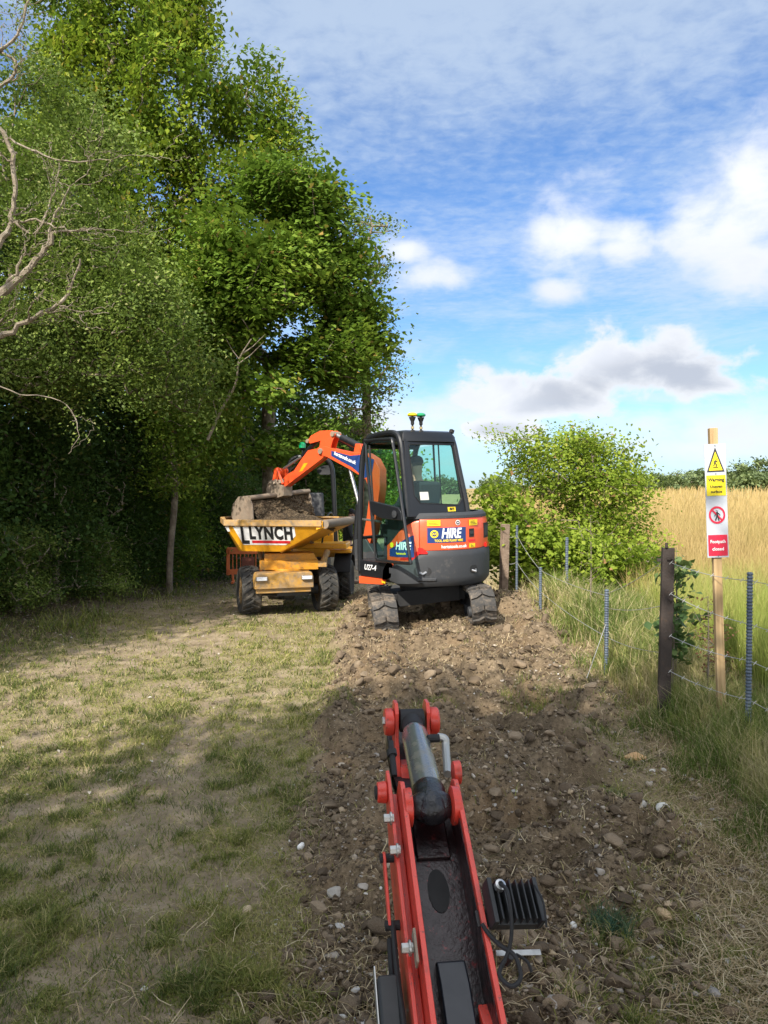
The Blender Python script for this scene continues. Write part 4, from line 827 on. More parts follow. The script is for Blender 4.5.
LRED = pbr('decal_red', (.62, .02, .03), .4); TAIL = pbr('tail_lens', (.6, .015, .015), .2, coat=.5); ORST = pbr('decal_orange', (.9, .32, .01), .4)
GRN = pbr('beacon_green', (.0, .25, .09), .3, coat=.4); BYEL = pbr('beacon_yellow', (.8, .55, .0), .3, coat=.4); GOLD = pbr('connector', (.5, .4, .2), .4, .7)
LENS = pbr('lamp_lens', (.7, .72, .75), .15, coat=.6); PAPER = pbr('paper', (.6, .6, .55), .8)
SOIL = matte('heaped_soil', [(.3, (.035, .024, .015)), (.48, (.085, .06, .037)), (.6, (.19, .14, .085)), (.72, (.4, .31, .2))], .95, 48, 1.0, 90)
def glass(name, tint, refl=.5):
    m = bpy.data.materials.new(name); t = NT(nodes(m)); tr = t.n('ShaderNodeBsdfTransparent'); tr.inputs[0].default_value = (*tint, 1)
    gl = t.n('ShaderNodeBsdfGlossy'); gl.inputs[1].default_value = .04; gl.inputs[0].default_value = (.9, .97, .95, 1)
    fr = t.n('ShaderNodeLayerWeight'); fr.inputs[0].default_value = .5; mx = t.n('ShaderNodeMixShader'); t.put(mx.inputs[0], t.m('ADD', t.m('MULTIPLY', t.m('POWER', fr.outputs[1], 3.0), refl), .025)); t.put(mx.inputs[1], tr.outputs[0]); t.put(mx.inputs[2], gl.outputs[0])
    o = t.n('ShaderNodeOutputMaterial'); t.put(o.inputs[0], mx.outputs[0]); return m
GLASS = glass('cab_glass', (.80, .95, .92), .5)
def heap(name, outline_x, outline_y, hfun, mat, parent, n=60, seed=0, thick=.0):
    x = np.linspace(*outline_x, n); y = np.linspace(*outline_y, n); X, Y = np.meshgrid(x, y); Z = hfun(X, Y) + .07 * (fbm(X * 9, Y * 9, 400 + seed, 4, .6) - .5) + .035 * (vnoise(X * 34, Y * 34, 410) - .5)
    i = (np.arange(n - 1)[:, None] * n + np.arange(n - 1)[None]).ravel(); F = np.stack([i, i + 1, i + n + 1, i + n], -1)
    return npmesh(name, np.stack([X, Y, Z], -1).reshape(-1, 3), [F], mat, parent=parent, smooth=True)

# ================================================================ THE MINI EXCAVATOR
EX, EY, EZ = .588, 10.2, .21
def excavator():
    root = empty('mini_excavator', (EX, EY, EZ)); tag(root, 'orange red mini excavator with black cab seen from behind, tipping earth into the yellow dumper', 'excavator')
    # ---- undercarriage
    UM = Matrix.Rotation(R(3.5), 4, 'Z') @ Matrix.Rotation(R(-6.0), 4, 'Y')
    def track(cx):
        L, rad, wd = .72, .215, .30; M = UM @ Matrix.Translation((cx, 0, .215))
        per = []; N = 30
        for k in range(N + 1): a = -math.pi / 2 - math.pi * k / N; per.append((-L + rad * math.cos(a), rad * math.sin(a), math.cos(a), math.sin(a)))
        for k in range(1, 28): f = k / 28; per.append((-L + 2 * L * f, rad - .022 * math.sin(math.pi * f), 0, 1))
        for k in range(N + 1): a = math.pi / 2 - math.pi * k / N; per.append((L + rad * math.cos(a), rad * math.sin(a), math.cos(a), math.sin(a)))
        for k in range(1, 28): f = k / 28; per.append((L - 2 * L * f, -rad, 0, -1))
        mb = MB(M); rings = []
        for x, o in ((-wd / 2, -.03), (-wd / 2, -.004), (-wd / 2 + .02, 0), (wd / 2 - .02, 0), (wd / 2, -.004), (wd / 2, -.03)): rings.append([(x, y + ny * o, z + nz * o) for y, z, ny, nz in per])
        mb.loft(rings + [rings[0]], False)
        # lugs: chevron bars round the belt
        pts = [Vector((0, p[0], p[1])) for p in per]; nr = [Vector((0, p[2], p[3])) for p in per]; tot = 0; cum = [0]
        for i in range(len(pts)): tot += (pts[(i + 1) % len(pts)] - pts[i]).length; cum.append(tot)
        def at(s):
            s %= tot
            for i in range(len(pts)):
                if cum[i + 1] >= s: f = (s - cum[i]) / (cum[i + 1] - cum[i] + 1e-9); j = (i + 1) % len(pts); return pts[i].lerp(pts[j], f), nr[i].lerp(nr[j], f).normalized()
        n = 26
        for i in range(n):
            s = tot * i / n
            for sg in (-1, 1):
                vs = []
                for x, ds in ((sg * .006, .05 if i % 2 else .03), (sg * .075, .012), (sg * .148, 0)):
                    for dd in (-.03, .03):
                        p, q = at(s + ds + dd)
                        for o in (-.004, .034 if x != sg * .148 else .022): vs.append(tuple(p + q * o + Vector((x, 0, 0))))
                fs = []
                for a in (0, 4): fs += [(a, a + 1, a + 5, a + 4), (a + 1, a + 3, a + 7, a + 5), (a + 3, a + 2, a + 6, a + 7), (a + 2, a, a + 4, a + 6)]
                fs += [(0, 2, 3, 1), (8, 9, 11, 10)]; mb.add(vs, fs)
        t_ = mb.build('track', RUB, root, .004)
        fr = MB(M); fr.box((0, 0, -.03), (.17, 1.2, .17)); sgn = -1 if cx < 0 else 1
        for y in (-.42, -.14, .14, .42): fr.lathe([(.03, -.13), (.075, -.12), (.075, .12), (.03, .13)], (0, y, -.115), 'x', 18)
        fr.build('track_frame', CWT, t_, .008)
        sp = MB(M); sp.lathe([(.03, -.11), (.165, -.10), (.175, -.03), (.175, .03), (.165, .10), (.03, .11)], (0, -L, 0), 'x', 24); sp.lathe([(.02, .09), (.09, .12), (.085, .135), (.02, .14)] if sgn > 0 else [(.02, -.09), (.09, -.12), (.085, -.135), (.02, -.14)], (0, -L, 0), 'x', 20); sp.lathe([(.03, -.10), (.17, -.09), (.17, .09), (.03, .10)], (0, L, 0), 'x', 24); sp.build('sprocket', MUDST, t_, .004)
    track(-.6); track(.6)
    mb = MB(UM); mb.box((0, 0, .34), (.95, .62, .16)); mb.box((0, -.34, .36), (.8, .06, .20)); mb.lathe([(.3, .40), (.33, .44), (.33, .52), (.28, .54)], (0, 0, 0), 'z', 28); mb.build('chassis', BLKM, root, .01)
    bl = MB(UM); pr = [(1.12, .06), (1.16, .10), (1.135, .22), (1.15, .34), (1.11, .36), (1.085, .22), (1.10, .08)]; bl.prism(pr, 'x', -.74, .74); bl.box((-.3, .9, .2), (.08, .5, .09)); bl.box((.3, .9, .2), (.08, .5, .09)); bl.build('dozer_blade', CWT, root, .006)
    # ---- upper body, turned towards the dumper
    M = Matrix.Translation((0, 0, .0)) @ Matrix.Rotation(R(38), 4, 'Z') @ Matrix.Rotation(R(-1.2), 4, 'Y')
    A0 = R(-67.4); rr = .78
    def hull(s, z, off=0.0):
        if s < 0: x, y, nx, ny = -.72, -.3 - s, -1, 0
        else:
            a = A0 + s / rr
            if a > R(67.4): x, y, nx, ny = .72, -.3 + (s - rr * R(134.8)), 1, 0
            else: x, y, nx, ny = rr * math.sin(a), -rr * math.cos(a), math.sin(a), -math.cos(a)
        return (x + nx * off, y + ny * off, z)
    SM = rr * R(134.8)
    out = [hull(s, 0) for s in np.linspace(-.86, SM + .86, 70)]
    def layer(z, k=1.0, kk=0): return [(p[0] * k, p[1] * k, z) for p in out]
    MB(M).loft([layer(.55, .9), layer(.58, .97), layer(.80, .975), layer(.82, .96)]).build('hull', BLKM, root, smooth=True)
    up = [(-.72, -.04, 0)] + [hull(s, 0) for s in np.linspace(-.24, SM + .86, 60)] + [(.30, .56, 0), (.30, -.04, 0)]
    ul = lambda z, k: [(p[0] * k, p[1] * k, z) for p in up]
    MB(M).loft([ul(.80, .974), ul(.95, .974), ul(1.38, .965), ul(1.40, .94)]).build('engine_bay', BLKM, root, smooth=True)
    def strip(s0, s1, lo, hi, off, thick=.02, n=40, prof=None, mb=None):
        lo_ = lo if callable(lo) else (lambda s: lo); hi_ = hi if callable(hi) else (lambda s: hi); rings = []
        for s in np.linspace(s0, s1, n):
            a, b = lo_(s), hi_(s); ring = [hull(s, a, off - thick)]
            for f, o in (prof or [(0, 0), (1, 0)]): ring.append(hull(s, a + (b - a) * f, off + o))
            ring.append(hull(s, b, off - thick)); rings.append(ring)
        return (mb or MB(M)).loft(rings)
    k_ = lambda s, a, b: float(sst(a, b, s))
    strip(-.16, SM + .55, lambda s: .535 + .03 * k_(s, .0, -.16), lambda s: .80 + .06 * k_(s, -.1, .1) + .13 * k_(s, .12, .34) + .02 * k_(s, 1.1, 1.4), .035, .07, 70, [(0, -.05), (.12, -.005), (.25, .0), (.8, .004), (.93, -.006), (1, -.03)]).build('counterweight', CWT, root, .0)
    hd = strip(.27, SM + .35, lambda s: .965 + .02 * k_(s, 1.1, 1.4), 1.375, .018, .06, 60, [(0, -.02), (.06, .0), (.6, .0), (.9, -.012), (1, -.03)]); hd = hd.build('engine_hood', RED, root)
    strip(-.14, SM + .8, 1.372, 1.44, .0, .10, 70, [(0, 0), (.5, -.004), (1, -.04)]).build('hood_rim', CWT, root)
    sp_ = strip(-.22, .262, lambda s: .845, lambda s: 1.03 + .32 * k_(s, -.26, .27) ** .8, .016, .05, 40, [(0, 0), (.95, 0), (1, -.012)]).build('side_panel', RED, root)
    strip(-.17, .20, lambda s: .90 + .0 * s, lambda s: .99 + .19 * k_(s, -.2, .25), .0195, .002, 24).build('decal', BLUE, sp_)
    MS = lambda s0, z0, off: (lambda x, y, z: M @ Vector(hull(s0 + x, z0 + y, off + z)))
    lettering('HIRE', .135, MS(.055, 1.035, .021), WHT, sp_, offset=.004, shear=.2, sx=.72); lettering('hertstools', .04, MS(.03, .945, .021), DYEL, sp_, offset=.001, sx=.8)
    def disc(s, z, r, off, mat, parent, name, n=20):
        mb = MB(M); ring = [hull(s + r * math.cos(2 * math.pi * k / n), z + r * math.sin(2 * math.pi * k / n), off) for k in range(n)]; ring0 = [hull(s + r * math.cos(2 * math.pi * k / n), z + r * math.sin(2 * math.pi * k / n), off - .002) for k in range(n)]
        mb.loft([ring0, ring]); return mb.build(name, mat, parent)
    disc(-.12, 1.045, .034, .0225, DYEL, sp_, 'round_badge')
    strip(-.20, .25, .81, lambda s: .87 + .08 * k_(s, -.1, .25), .012, .03, 20).build('vent_panel', CWT, root)
    strip(.02, .26, lambda s: .865, lambda s: .885 + .09 * k_(s, -.0, .26), .018, .004, 16).build('reflector', TAIL, root)
    strip(.25, .36, lambda s: .965 - .02, lambda s: 1.02 - .055 * k_(s, .29, .37), .043, .03, 12).build('tail_lamp', TAIL, root); strip(1.27, 1.42, .985, 1.035, .043, .03, 12).build('tail_lamp', TAIL, root)
    # rear decals
    strip(.36, .86, 1.075, 1.262, .0205, .003, 30).build('decal', BLUE, hd)
    disc(.445, 1.185, .048, .0235, DYEL, hd, 'round_badge'); disc(.445, 1.185, .030, .025, BLUE, hd, 'round_badge')
    lettering('HIRE', .165, MS(.655, 1.185, .022), WHT, hd, offset=.005, shear=.2, sx=.74); lettering('AX', .036, MS(.445, 1.185, .0262), DYEL, hd, offset=.001)
    lettering('TOOL AND PLANT HIRE', .042, MS(.63, 1.1, .022), DYEL, hd, offset=.001, sx=.8); lettering('hertstools.co.uk', .055, MS(.70, 1.025, .0195), WHT, hd, offset=.0012, sx=.95)
    for s0, s1, z0, z1 in ((.36, .52, 1.285, 1.355), (.92, 1.07, 1.275, 1.345), (.92, 1.02, 1.0, 1.05)):
        d = strip(s0, s1, z0, z1, .0205, .003, 10).build('warning_sticker', DYEL, hd)
        mb = MB(M)
        for q in range(3): strip(s0 + .015, s1 - .02 - .02 * q, z0 + (z1 - z0) * (.2 + .25 * q), z0 + (z1 - z0) * (.28 + .25 * q), .0225, .001, 6, None, mb)
        mb.build('sticker_print', BLKM, hd)
    disc(.745, 1.318, .032, .0215, WHT, hd, 'maker_badge'); disc(.745, 1.318, .024, .0235, CWT, hd, 'maker_badge'); disc(.745, 1.318, .009, .025, WHT, hd, 'maker_badge')
    strip(.915, 1.0, 1.13, 1.235, .0215, .004, 8).build('latch_recess', BLKM, hd); strip(.93, .985, 1.17, 1.205, .028, .01, 6).build('latch', CWT, hd)
    strip(.90, 1.02, 1.075, 1.10, .0205, .004, 8).build('latch_plate', LRED, hd)
    strip(1.24, 1.46, 1.10, 1.29, .022, .006, 10).build('side_lamp', BLKM, hd); strip(1.27, 1.43, 1.13, 1.26, .027, .004, 10).build('side_lamp_lens', CWT, hd)
    # tie down openings in the counterweight
    for s, w_ in ((.30, .10), (.97, .035)):
        n = 18; ring = [(s + (w_ if math.cos(2 * math.pi * k / n) > 0 else -w_) * .6 + .045 * math.cos(2 * math.pi * k / n), .73 + .05 * math.sin(2 * math.pi * k / n)) for k in range(n)]
        MB(M).loft([[hull(a, b, .01) for a, b in ring], [hull(a, b, .0385) for a, b in ring]]).build('tie_down_opening', BLKM, root)
        MB(M).tube([hull(s - .03, .715, .03), hull(s + .005, .70, .062), hull(s + .04, .72, .03)], .016, 8).build('tie_down_hook', STEEL, root)
    strip(.24, .46, .60, .655, .05, .03, 10, [(0, -.02), (.3, 0), (.8, 0), (1, -.02)]).build('tow_eye', CWT, root, .004)
    # ---- lower left: step plate with model plate, red sill
    MB(M).box((-.715, .15, .705), (.06, .70, .21)).build('sill', BLK, root, .015)
    mb = MB(M); mb.prism([(.51, .50), (.51, .595), (-.04, .60), (-.16, .64), (-.20, .80), (-.13, .845), (-.02, .72), (.0, .60), (.0, .53)], 'x', -.757, -.70); mb.build('red_sill', RED, root, .006)
    sl = MB(M).box((-.7475, .27, .735), (.004, .42, .12)).build('model_plate', BLK, root)
    lettering('U27-4', .10, lambda x, y, z: M @ Vector((-.751 - z, .27 - x, .725 + y)), WHT, sl, offset=.001, shear=.2); lettering('hire', .045, lambda x, y, z: M @ Vector((-.759 - z, -.02 - x, .565 + y)), DYEL, sl, offset=.001)
    mb = MB(M); mb.box((-.2, .28, .63), (1.0, .66, .06)); mb.box((.48, .3, .80), (.46, .56, .36)); mb.build('cab_floor', BLKM, root, .01)
    MB(M).box((.50, .30, 1.0), (.42, .52, .05)).build('right_hood', RED, root, .02)
    # ---- cab
    RT = 2.42
    mb = MB(M)
    lf, lr_, rf, rb_ = (-.70, .60), (-.71, -.44), (.27, .60), (.25, -.48)
    def pil(pts, r, n=6): mb.tube(smoothpts(pts, n), r, 10)
    pil([(-.71, .535, .66), (-.705, .525, 1.4), (-.69, .485, 2.05), (-.675, .43, 2.30), (-.66, .30, 2.415), (-.65, .0, RT + .03), (-.65, -.18, RT + .01), (-.66, -.28, 2.33), (-.68, -.35, 2.05), (-.705, -.44, 1.55), (-.71, -.46, 1.40)], .038)
    pil([(.27, .60, .66), (.27, .585, 1.4), (.25, .53, 2.05), (.235, .46, 2.30), (.22, .30, 2.415), (.21, .0, RT + .03), (.205, -.22, RT + .01), (.205, -.31, 2.33), (.225, -.37, 2.05), (.265, -.47, 1.55), (.27, -.49, 1.40)], .038)
    mb.tube([(-.66, .46, 2.30), (.23, .46, 2.30)], .03, 8); mb.tube([(-.70, .525, 1.1), (.27, .585, 1.1)], .022, 8); mb.build('cab_frame', BLK, root)
    mb = MB(M); ro = lambda z, g, y0=-.29, y1=.46: [(-.62 - g, y0 - g, z), (-.55, y0 - .03 - g, z), (.14, y0 - .05 - g, z), (.20 + g, y0 - g, z), (.205 + g, y1, z), (.14, y1 + .05 + g, z), (-.55, y1 + .05 + g, z), (-.62 - g, y1, z)]
    mb.loft([ro(2.33, .035), ro(2.40, .03), ro(2.455, .0), ro(2.475, -.06)]); mb.build('roof', BLK, root, .006)
    MB(M).box((.19, -.30, 2.475), (.05, .05, .05), (0, .4, 0)).build('roof_bracket', BLKM, root, .004)
    # rear wall: lower panel with chamfered window
    yr = lambda z: -.475 + .165 * (z - 1.40) / .94 - .012
    def RP(pts, off): return [(x, yr(z) - off, z) for x, z in pts]
    op = [(-.60, 1.66), (-.52, 1.56), (.13, 1.52), (.205, 1.60), (.165, 2.26), (.15, 2.30), (-.57, 2.30), (-.59, 2.28)]
    ow = [(-.70, 1.62), (-.70, 1.40), (.26, 1.40), (.262, 1.60), (.21, 2.26), (.205, 2.37), (-.64, 2.37), (-.645, 2.28)]
    rings = [RP(ow, -.02), RP(ow, .012), RP(op, .018), RP(op, -.02)]; MB(M).loft(rings + [rings[0]], False).build('rear_frame', BLK, root, .003)
    seal = [(x * .985 + (-.2) * .015, 1.93 + (z - 1.93) * .975) for x, z in op]; rings = [RP(op, .024), RP(seal, .024), RP(seal, -.004), RP(op, -.004)]
    rw = MB(M).loft(rings + [rings[0]], False).build('window_seal', BLKM, root)
    mb = MB(M); mb.loft([RP(op, .006), RP(op, .0)]); gl = mb.build('rear_window', GLASS, root, smooth=False)
    mb = MB(M); mb.loft([RP([(-.50, 1.60), (-.36, 1.60), (-.36, 1.70), (-.50, 1.70)], .011), RP([(-.50, 1.60), (-.36, 1.60), (-.36, 1.70), (-.50, 1.70)], .009)]); mb.build('paper_notice', PAPER, gl)
    mb = MB(M); mb.loft([RP([(-.07, 1.445), (.06, 1.445), (.06, 1.50), (-.07, 1.50)], .020), RP([(-.07, 1.445), (.06, 1.445), (.06, 1.50), (-.07, 1.50)], .016)]); mb.build('fleet_sticker', DYEL, root)
    lettering('BKS', .05, lambda x, y, z: M @ Vector((-.005 + x, yr(1.47) - .0215 - z, 1.473 + y)), BLKM, root, offset=.001)
    # side glazing and front glass
    def pane(name, pts, parent=root):
        P = [Vector(p) for p in pts]; n = (P[1] - P[0]).cross(P[2] - P[0]).normalized() * .004; return MB(M).loft([[tuple(p) for p in P], [tuple(p + n) for p in P]]).build(name, GLASS, parent, smooth=False)
    pane('front_window', [(-.68, .53, .9), (.25, .585, .9), (.23, .50, 2.26), (-.66, .45, 2.26)])
    pane('right_window', [(.275, .56, 1.35), (.272, -.42, 1.46), (.215, -.28, 2.33), (.235, .44, 2.30)])
    mb = MB(M); mb.tube([(.27, .10, 1.38), (.22, .10, 2.4)], .014, 8); mb.tube([(.27, .0, 1.38), (.22, .0, 2.4)], .010, 8); mb.box((.3, .1, 1.28), (.05, .95, .2)); mb.build('right_stile', BLKM, root)
    # open door folded back along the side
    dp = [(-.765, .30, 2.31), (-.772, .27, 2.36), (-.775, -.20, 2.36), (-.78, -.28, 2.30), (-.80, -.40, 1.85), (-.85, -.63, 1.05), (-.855, -.665, .90), (-.85, -.63, .855), (-.80, .0, .845), (-.79, .06, .86), (-.785, .10, .95), (-.775, .20, 1.6)]
    S = smoothpts(dp, 3, True); dr = MB(M).tube(S, .021, 10, True).build('door', BLK, root)
    mb = MB(M); P = [Vector(p) for p in dp]; c = Vector((.003, 0, 0)); mb.loft([[tuple(p - c) for p in P], [tuple(p + c) for p in P]]); mb.build('door_glass', GLASS, dr, smooth=False)
    mb = MB(M); mb.prism([(.13, 1.60), (-.44, 1.52), (-.50, 1.47), (-.52, 1.36), (-.10, 1.38), (.10, 1.44)], 'x', -.85, -.80); mb.build('door_latch_box', BLK, dr, .012); MB(M).lathe([(.01, -.02), (.045, -.015), (.04, .0), (.01, .005)], (-.86, -.40, 1.44), 'x', 18).build('door_lock', CWT, dr)
    MB(M).tube([(-.80, .17, 2.30), (-.80, .12, 1.6), (-.81, .08, .9)], .012, 8).build('door_stile', BLKM, dr)
    MB(M).tube([(-.74, .42, 1.35), (-.74, .05, 1.33)], .014, 8).build('grab_rail', STEEL, root)
    # seat, consoles, levers
    mb = MB(M); mb.box((-.22, -.02, 1.18), (.46, .46, .13)); mb.box((-.22, -.25, 1.52), (.44, .12, .62), (R(8), 0, 0), .86); mb.build('seat', pbr('seat_cloth', (.025, .027, .03), .9, bump=.3), root, .04, seg=3)
    mb = MB(M); mb.box((-.53, .05, 1.2), (.12, .42, .18)); mb.box((.1, .05, 1.2), (.12, .42, .18)); mb.box((-.22, .0, .9), (.45, .4, .5)); mb.build('console', BLKM, root, .02)
    mb = MB(M)
    for x in (-.52, .09): mb.tube([(x, .20, 1.26), (x, .22, 1.40)], .012, 8); mb.lathe([(.012, 0), (.026, .03), (.03, .08), (.02, .11), (.004, .12)], (x, .22, 1.40), 'z', 12)
    for x in (-.3, -.14): mb.tube([(x, .48, .68), (x, .42, 1.28)], .012, 8)
    mb.build('control_lever', BLKM, root)
    MB(M).box((.16, .40, 1.55), (.16, .04, .13), (.2, 0, -.3)).build('display', BLKM, root, .01)
    # beacons
    for x, mt, nm in ((-.45, BYEL, 'yellow_beacon'), (-.31, GRN, 'green_beacon')):
        b_ = MB(M).lathe([(.004, 2.645), (.05, 2.65), (.062, 2.662), (.062, 2.675), (.045, 2.69), (.02, 2.697), (.003, 2.698)], (x, -.27, 0), 'z', 20).build(nm, mt, root)
        mb = MB(M); mb.lathe([(.035, 2.452), (.03, 2.475), (.012, 2.48), (.012, 2.54), (.022, 2.55), (.022, 2.585), (.03, 2.60), (.045, 2.64), (.004, 2.646)], (x, -.27, 0), 'z', 16); mb.build('beacon_stem', BLKM, b_)
        MB(M).lathe([(.004, 2.49), (.02, 2.495), (.02, 2.52), (.004, 2.525)], (x, -.27, 0), 'z', 12).build('connector', GOLD, b_)
    # ---- boom, dipper arm and bucket, in the plane that points at the dumper
    ph = Vector((.10, 10.85)); dh = Vector((-.75, .66)).normalized(); wv = Vector((-dh.y, dh.x, 0)) * -1
    def Lz(px, py):
        q = (px - 384) / 769; L = (q * ph.y - ph.x) / (dh.x - q * dh.y); Z = ph.y + dh.y * L; return L, 1.9 + (492 - py) / 769 * Z
    def W(L, z, w_=0): return (ph.x + dh.x * L + wv.x * w_ - EX, ph.y + dh.y * L + wv.y * w_ - EY, z - EZ)
    def plate(pts, w0, w1, name, mat, parent, bev=.006):
        mb = MB(); mb.loft([[W(L, z, w0) for L, z in pts], [W(L, z, w1) for L, z in pts]]); return mb.build(name, mat, parent, bev)
    mb = MB(); mb.loft([[W(a, b, -.11) for a, b in ((.2, .78), (.6, .76), (.62, 1.2), (.42, 1.26), (.2, 1.0))], [W(a, b, .11) for a, b in ((.2, .78), (.6, .76), (.62, 1.2), (.42, 1.26), (.2, 1.0))]]); mb.build('swing_bracket', CWT, root, .01)
    bp = [(.36, 1.08), (.52, 1.05), (.40, 1.55), (.34, 1.90), (.42, 2.08)] + [Lz(355, 470.5), Lz(330, 457), Lz(322, 455), Lz(321, 448), Lz(328, 446.5), Lz(337, 449), Lz(352, 452)] + [(.42, 2.46), (.26, 2.38), (.15, 2.22), (.15, 1.95), (.22, 1.55)]
    boom = plate(bp, -.075, .075, 'boom', RED, root)
    # boom decal on the face towards the viewer
    sgn = -1 if Vector((wv.x, wv.y)).dot(Vector((0, -1))) < 0 else 1
    fw = sgn * .0765
    dc = [Lz(335, 451), Lz(335, 456.2), Lz(356, 467.5), (.44, 2.1), (.3, 2.15), (.25, 2.36), (.5, 2.44), Lz(354, 456)]
    plate(dc, fw, fw + sgn * .002, 'decal', BLUE, boom, 0)
    a0, a1 = Vector(W(*Lz(337, 452.8), fw + sgn * .0035)), Vector(W(*Lz(356, 461.5), fw + sgn * .0035)); dx = (a1 - a0).normalized(); nz = Vector((wv.x, wv.y, 0)) * sgn; upv = nz.cross(dx)
    if upv.z < 0: upv = -upv
    lettering('hertstools.co.uk', .075, lambda x, y, z: a0 + dx * (x + .26) + upv * y + nz * z, WHT, boom, offset=.002, sx=.95)
    mb = MB(); mb.cyl(W(.7, .98, 0), W(.62, 1.72, 0), .05); mb.build('boom_cylinder', BLK, root); MB().cyl(W(.62, 1.72, 0), W(*Lz(350, 470), 0), .025).build('boom_rod', STEEL, root)
    ar = [Lz(285, 489), Lz(281.5, 484.5), Lz(289, 475), Lz(297, 470.5), Lz(305, 458.5), Lz(311, 450.5), Lz(322, 448.5), Lz(323.5, 441), Lz(313.5, 443.8), Lz(309.8, 442), Lz(314, 436), Lz(323, 431.2), Lz(335, 430.8), Lz(338.5, 434.5), Lz(335.5, 441), Lz(333, 450), Lz(330, 454), Lz(324, 459.5)]
    for w0, w1 in ((-.062, -.048), (.048, .062)): plate(ar, w0, w1, 'arm', RED, root, .003)
    ar2 = [Lz(285.5, 488.2), Lz(283, 484.5), Lz(290, 476), Lz(298, 471), Lz(306, 459), Lz(312, 451.5), Lz(322, 449.5), Lz(330, 449.5), Lz(329.5, 453.5), Lz(323.7, 458.7)]
    plate(ar2, -.047, .047, 'arm_box', RED, root, .003); plate([Lz(302, 472), Lz(307, 463.5), Lz(311, 463), Lz(305.5, 471)], sgn * .0625, sgn * .064, 'reflector', ORST, root, 0)
    mb = MB(); mb.cyl(W(*Lz(324.5, 451.5), -.1), W(*Lz(324.5, 451.5), .1), .045, 16); mb.cyl(W(*Lz(336, 434.5), -.085), W(*Lz(336, 434.5), .085), .04, 16); mb.cyl(W(*Lz(311, 441.5), -.085), W(*Lz(311, 441.5), .085), .032, 14); mb.cyl(W(*Lz(284.5, 486), -.085), W(*Lz(284.5, 486), .085), .03, 14); mb.build('pin', MUDST, root, .004)
    MB().cyl(W(*Lz(337, 435.5), 0), W(*Lz(342, 438), 0), .03, 14).build('dipper_rod', STEEL, root); MB().cyl(W(*Lz(342, 438), 0), W(*Lz(361, 447.5), 0), .055, 16).build('dipper_cylinder', BLK, root)
    plate([Lz(356, 455), Lz(366, 456), Lz(363, 444), Lz(358, 444)], -.06, .06, 'cylinder_bracket', RED, root)
    MB().cyl(W(*Lz(318, 440), 0), W(*Lz(303, 456), 0), .04, 14).build('bucket_cylinder', BLK, root); MB().cyl(W(*Lz(303, 456), 0), W(*Lz(284, 468.5), 0), .02, 12).build('bucket_rod', STEEL, root)
    mb = MB(); mb.tube(smoothpts([W(*Lz(324, 440), .03), W(*Lz(313, 443), .05), W(*Lz(300, 459), .055), W(*Lz(289, 470), .04)], 5), .012, 7); mb.tube(smoothpts([W(*Lz(352, 451), .05), W(*Lz(340, 443), .09), W(*Lz(328, 441), .08), W(*Lz(318, 447), .07)], 5), .014, 7); mb.build('hose', BLKM, root)
    for q in (-.07, .07): plate([Lz(280, 484), Lz(276, 483), Lz(278, 469), Lz(281, 467.5), Lz(284, 468.5), Lz(285, 471)], q - .012, q + .012, 'bucket_link', RED, root, .003)
    for q in (-.085, .085): MB().tube([W(*Lz(281, 469), q), W(*Lz(287, 484), q)], .022, 8).build('tipping_link', RED, root)
    mb = MB(); mb.loft([[W(*p, -.10) for p in (Lz(288, 486), Lz(288, 496), Lz(276, 500), Lz(271, 495), Lz(271, 486), Lz(277, 480))], [W(*p, .10) for p in (Lz(288, 486), Lz(288, 496), Lz(276, 500), Lz(271, 495), Lz(271, 486), Lz(277, 480))]])
    for q in range(6): mb.box(W(*Lz(272 + 2.6 * q, 482 + (q * 7) % 5), (-1) ** q * .07), (.09, .07, .09), (q, q * .7, .3 * q))
    mb.build('quick_coupler', MUDST, root, .012)
    # grading bucket, mouth towards the machine, full of earth
    LB, ZB = 2.36, 1.86; prof = [(.0, .0), (.10, .035), (.28, .02), (.42, -.10), (.46, -.27), (.38, -.42), (.20, -.50), (-.06, -.50)]
    tl = lambda w_: -.055 * w_ / .62 * (1 if False else -1)
    inn = [(a * .93 + .012, b * .93 - .02) for a, b in prof]
    hwid = .62; mb = MB(); pr = prof + inn[::-1]
    mb.loft([[W(LB + a, ZB + b + tl(-hwid), -hwid) for a, b in pr], [W(LB + a, ZB + b + tl(hwid), hwid) for a, b in pr]])
    for q in (-hwid, hwid):
        e = .012; mb.loft([[W(LB + a, ZB + b + tl(q), q - e) for a, b in prof + [(-.1, -.45), (-.06, -.1)]], [W(LB + a, ZB + b + tl(q), q + e) for a, b in prof + [(-.1, -.45), (-.06, -.1)]]])
    bk = mb.build('bucket', MUDST, root, .004)
    MB().tube([W(LB, ZB + tl(-hwid), -hwid - .01), W(LB, ZB, 0), W(LB, ZB + tl(hwid), hwid + .01)], .038, 14).build('bucket_tube', MUDST, bk)
    # the earth in it
    g = 46; u = np.linspace(-hwid + .02, hwid - .02, 90); v = np.linspace(0, 1, g); Uu, Vv = np.meshgrid(u, v)
    Lg = LB + .03 - .26 * Vv ** 1.0 - .02 * np.sin(3.1 * Vv) + .06 * (fbm(Uu * 9, Vv * 5, 500, 4, .6) - .5) * 2 + .04 * (vnoise(Uu * 40, Vv * 24, 510) - .5); Zg = ZB - .05 - .47 * Vv + tl(1) * Uu + .04 * (fbm(Uu * 11, Vv * 6, 520, 3) - .5)
    Xw = ph.x + dh.x * Lg + wv.x * Uu - EX; Yw = ph.y + dh.y * Lg + wv.y * Uu - EY; i = (np.arange(g - 1)[:, None] * 90 + np.arange(89)[None]).ravel()
